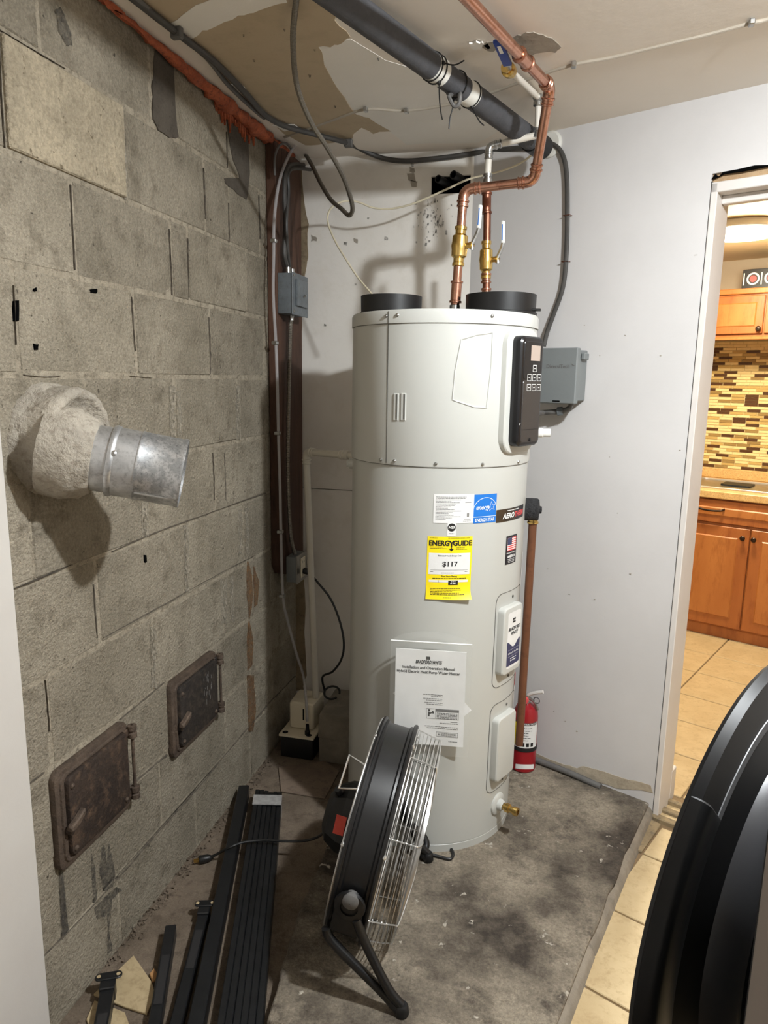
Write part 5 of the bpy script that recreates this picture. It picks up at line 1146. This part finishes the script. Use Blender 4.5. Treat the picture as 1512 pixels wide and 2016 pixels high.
pts = [KC + EW * s_ + NW * (ND - .018 - o) + UP * z_ for s_, o, z_ in ((.316, .0, .750), (.325, .022, .744), (.36, .028, .738), (.415, .028, .737), (.45, .022, .742), (.458, 0, .746))]
obj('drawer_pull', MB().tube(spline(pts, 4), .006, 8), M['bronze'], dwr)
panel_door(bc, -.18, .668, .208, .792, ND, 'drawer')
obj('worktop', kb(-.55, ND - .03, .802, 1.35, ND + .60, .843).obox(KC, EW, NW, UP, (-.55, ND + .58, .843), (1.35, ND + .599, .905)), M['counter'], None, 'speckled tan kitchen counter with low upstand', 'counter', bevel=.004)
sk = thing('sink', KC + EW * .5 + NW * (ND + .25) + UP * .843, 'steel sink set in the kitchen counter', 'sink')
def ring_rr(mb, w_, h, r, t, cs, cd_, z0, z1):
    o = rr(w_, h, r); i = rr(w_ - 2 * t, h - 2 * t, max(.005, r - t)); n = len(o); P = lambda p, z: KC + EW * (cs + p[0]) + NW * (cd_ + p[1]) + UP * z
    vs = [P(p, z0) for p in o] + [P(p, z1) for p in o] + [P(p, z1) for p in i] + [P(p, z0) for p in i]
    mb.add(vs, [(a * n + k, a * n + (k + 1) % n, ((a + 1) % 4) * n + (k + 1) % n, ((a + 1) % 4) * n + k) for a in range(4) for k in range(n)])
mb = MB(); ring_rr(mb, .66, .42, .07, .022, .50, ND + .27, .843, .853); obj('rim', mb, M['chrome'], sk, bevel=.002)
mb = MB().prism([KC + EW * (.50 + u) + NW * (ND + .27 + v) + UP * .8435 for u, v in rr(.60, .36, .055)], (0, 0, .001)); obj('basin', mb, M['steel'], sk)
mb = MB().prism([KC + EW * (.44 + u) + NW * (ND + .30 + v) + UP * .8446 for u, v in rr(.16, .14, .02)], (0, 0, .008)); obj('drain_mat', mb, M['fan_dark'], sk)
uc = thing('wall_cabinet', KC + EW * .4 + NW * (4.88 - NW.dot(KC)) + UP * 1.68, 'orange brown wooden wall cabinet above the tiled splashback', 'cabinet')
UD = 4.88 - NW.dot(KC)
obj('carcass', kb(-.55, UD, 1.682, 1.35, UD + .30, 1.945), M['cherry'], uc, bevel=.002)
for (s0, s1, ks) in ((.02, .487, .470), (.495, .96, None), (-.45, .012, None)):
    dd_ = panel_door(uc, s0, 1.70, s1, 1.905, UD, 'door')
    if ks: knob(dd_, ks, 1.725, UD)
obj('cornice', kb(-.55, UD - .02, 1.915, 1.35, UD + .02, 1.945), M['cherry_light'], uc, bevel=.004)
obj('under_rail', kb(-.55, UD - .012, 1.668, 1.35, UD + .02, 1.684), M['cherry_light'], uc, bevel=.002)
sp = thing('printed_box', KC + EW * .5 + NW * (UD + .08) + UP * 1.947, 'black box with red and white ring prints on the wall cabinet', 'box')
obj('carton', kb(.350, UD + .02, 1.9475, .80, UD + .16, 2.050), M['ink_black'], sp, bevel=.002)
for k, sc_ in enumerate((.405, .495, .585)):
    c = KC + EW * sc_ + NW * (UD + .0195) + UP * 1.998
    obj('ring_print', MB().lathe(c, -NW, [(.024, 0), (.024, .0006), (.033, .0006), (.033, 0)], 24), M['paper'], sp)
    obj('disc_print', MB().lathe(c, -NW, [(.018, 0), (.018, .0006), (.001, .0007)], 20), M['red_print'], sp)
    obj('bar_print', kb(sc_ - .050, UD + .0188, 1.965, sc_ - .044, UD + .0195, 2.03), M['paper'], sp)
# mosaic splashback, tile by tile where it shows
MD = 5.2 - NW.dot(KC)
ms = thing('wall_splashback', KC + EW * .3 + NW * MD + UP * .905, None, None); ms['kind'] = 'structure'; ms['label'] = 'mosaic splashback of narrow glass and stone strips'
obj('grout_bed', kb(-.45, MD - .004, .905, 1.3, MD + .002, 1.682), M['mos_grout'], ms)
mt_ = [mesh_of(MB().obox(V((0, 0, 0)), EW, NW, UP, (-.0365, -.004, -.0077), (.0365, 0, .0077)), 'mosaic_tile', M[q], bevel=.001) for q in ('mos_cream', 'mos_tan', 'mos_brown', 'mos_olive')]
wts = [.50, .2, .17, .13]; cnt = 0; rows = int((1.68 - .906) / .0175)
rest = MB()
for r_ in range(rows):
    off = random.choice((0, .019, .038, .057)); 
    for k in range(-4, 15):
        s_ = .02 + off + .076 * k
        if s_ < -.4 or s_ > 1.25: continue
        z_ = .915 + r_ * .0175
        if .06 < s_ < .62 - .0 and cnt < 300:
            put('mosaic_tile', random.choices(mt_, wts)[0], KC + EW * s_ + NW * (MD - .004) + UP * z_, ms); cnt += 1
        else: rest.obox(KC + EW * s_ + NW * (MD - .004) + UP * z_, EW, NW, UP, (-.0365, -.003, -.0077), (.0365, 0, .0077))
obj('mosaic_remainder', rest, M['mos_cream'], ms, kind='stuff', smooth=False)
kl_ = thing('ceiling_light', (1.80, 3.72, 2.15), 'round glowing ceiling light in the kitchen', 'ceiling light')
lc = V((1.775, 3.76, 2.15))
obj('base_ring', MB().lathe(lc, -UP, [(.001, .001), (.155, .001), (.158, .004), (.158, .03), (.152, .034)], 40), M['frame_white'], kl_)
obj('diffuser', MB().lathe(lc, -UP, [(.152, .030), (.150, .045), (.13, .058), (.08, .066), (.001, .069)], 40), M['lamp_glass'], kl_)

# ================================================================== WASHING MACHINE AT THE RIGHT EDGE
wm = thing('washing_machine', (1.45, .55, 0), 'black washing machine with its round door open at the right edge', 'washing machine')
dn_ = V((.8425, -.5387, 0)); dh = V((.5387, .8425, 0)); DC = V((1.233, .789, .867))       # door: normal towards the camera side
def wl_(prof, seg=96): return MB().lathe(DC, dn_, prof, seg)
dr_ = obj('door_ring', wl_([(.12, -.006), (.20, -.005), (.2590, -.003), (.2608, .001), (.2570, .010), (.222, .016), (.217, .012)]), M['washer_black'], wm)

obj('inner_bezel', wl_([(.213, .010), (.212, .014), (.188, .026), (.182, .030)]), M['washer_black'], dr_)
obj('glass_rim', wl_([(.184, .028), (.180, .044), (.168, .056), (.160, .058)]), M['washer_grey'], dr_)
obj('glass_bowl', wl_([(.162, .057), (.150, .075), (.13, .100), (.10, .118), (.05, .125), (.001, .126)]), M['washer_glass'], dr_)
def arc_plate(p0, p1, prof, n=40):
    mb = MB(); m_ = len(prof)
    for i in range(n + 1):
        a = math.radians(p0 + (p1 - p0) * i / n)
        for r, h in prof: mb.v.append(DC + (dh * math.cos(a) + UP * math.sin(a)) * r + dn_ * h)
    for i in range(n):
        for k in range(m_): mb.f.append((i * m_ + k, i * m_ + (k + 1) % m_, (i + 1) * m_ + (k + 1) % m_, (i + 1) * m_ + k))
    mb.f.append(tuple(range(m_))); mb.f.append(tuple(n * m_ + k for k in range(m_))); return mb
obj('door_trim', arc_plate(-20, 134, [(.2225, .0128), (.2220, .0170), (.2110, .0170), (.2105, .0125)]), M['washer_chrome'], dr_)
obj('handle_grip', arc_plate(134, 232, [(.2615, .000), (.2600, .013), (.254, .019), (.222, .021), (.215, .015), (.215, .005)]), M['washer_black'], dr_, bevel=.002)
we, wf, wd_ = V((1.142, .458, 0)), V((.866, .5, 0)), V((.5, -.866, 0))
obj('cabinet', MB().obox(we, wf, wd_, UP, (0, 0, .01), (.60, .62, 1.30)), M['washer_side'], wm, bevel=.012, seg=3)
obj('front_panel', MB().obox(we, wf, wd_, UP, (.01, -.008, .05), (.59, .002, 1.28)), M['washer_black'], wm, bevel=.004)
obj('hinge', MB().obox(we, wf, wd_, UP, (.0, -.030, .80), (.06, -.006, .93)), M['washer_grey'], wm, bevel=.003)

# lamp of this room, above and right of the picture
rl_ = thing('ceiling_light', (1.55, 1.06, 2.18), 'round white ceiling light just outside the picture', 'ceiling light')
obj('base_plate', MB().lathe((1.55, 1.06, CEIL), -UP, [(.001, .001), (.075, .001), (.077, .003), (.075, .008), (.001, .010)], 32), M['frame_white'], rl_)
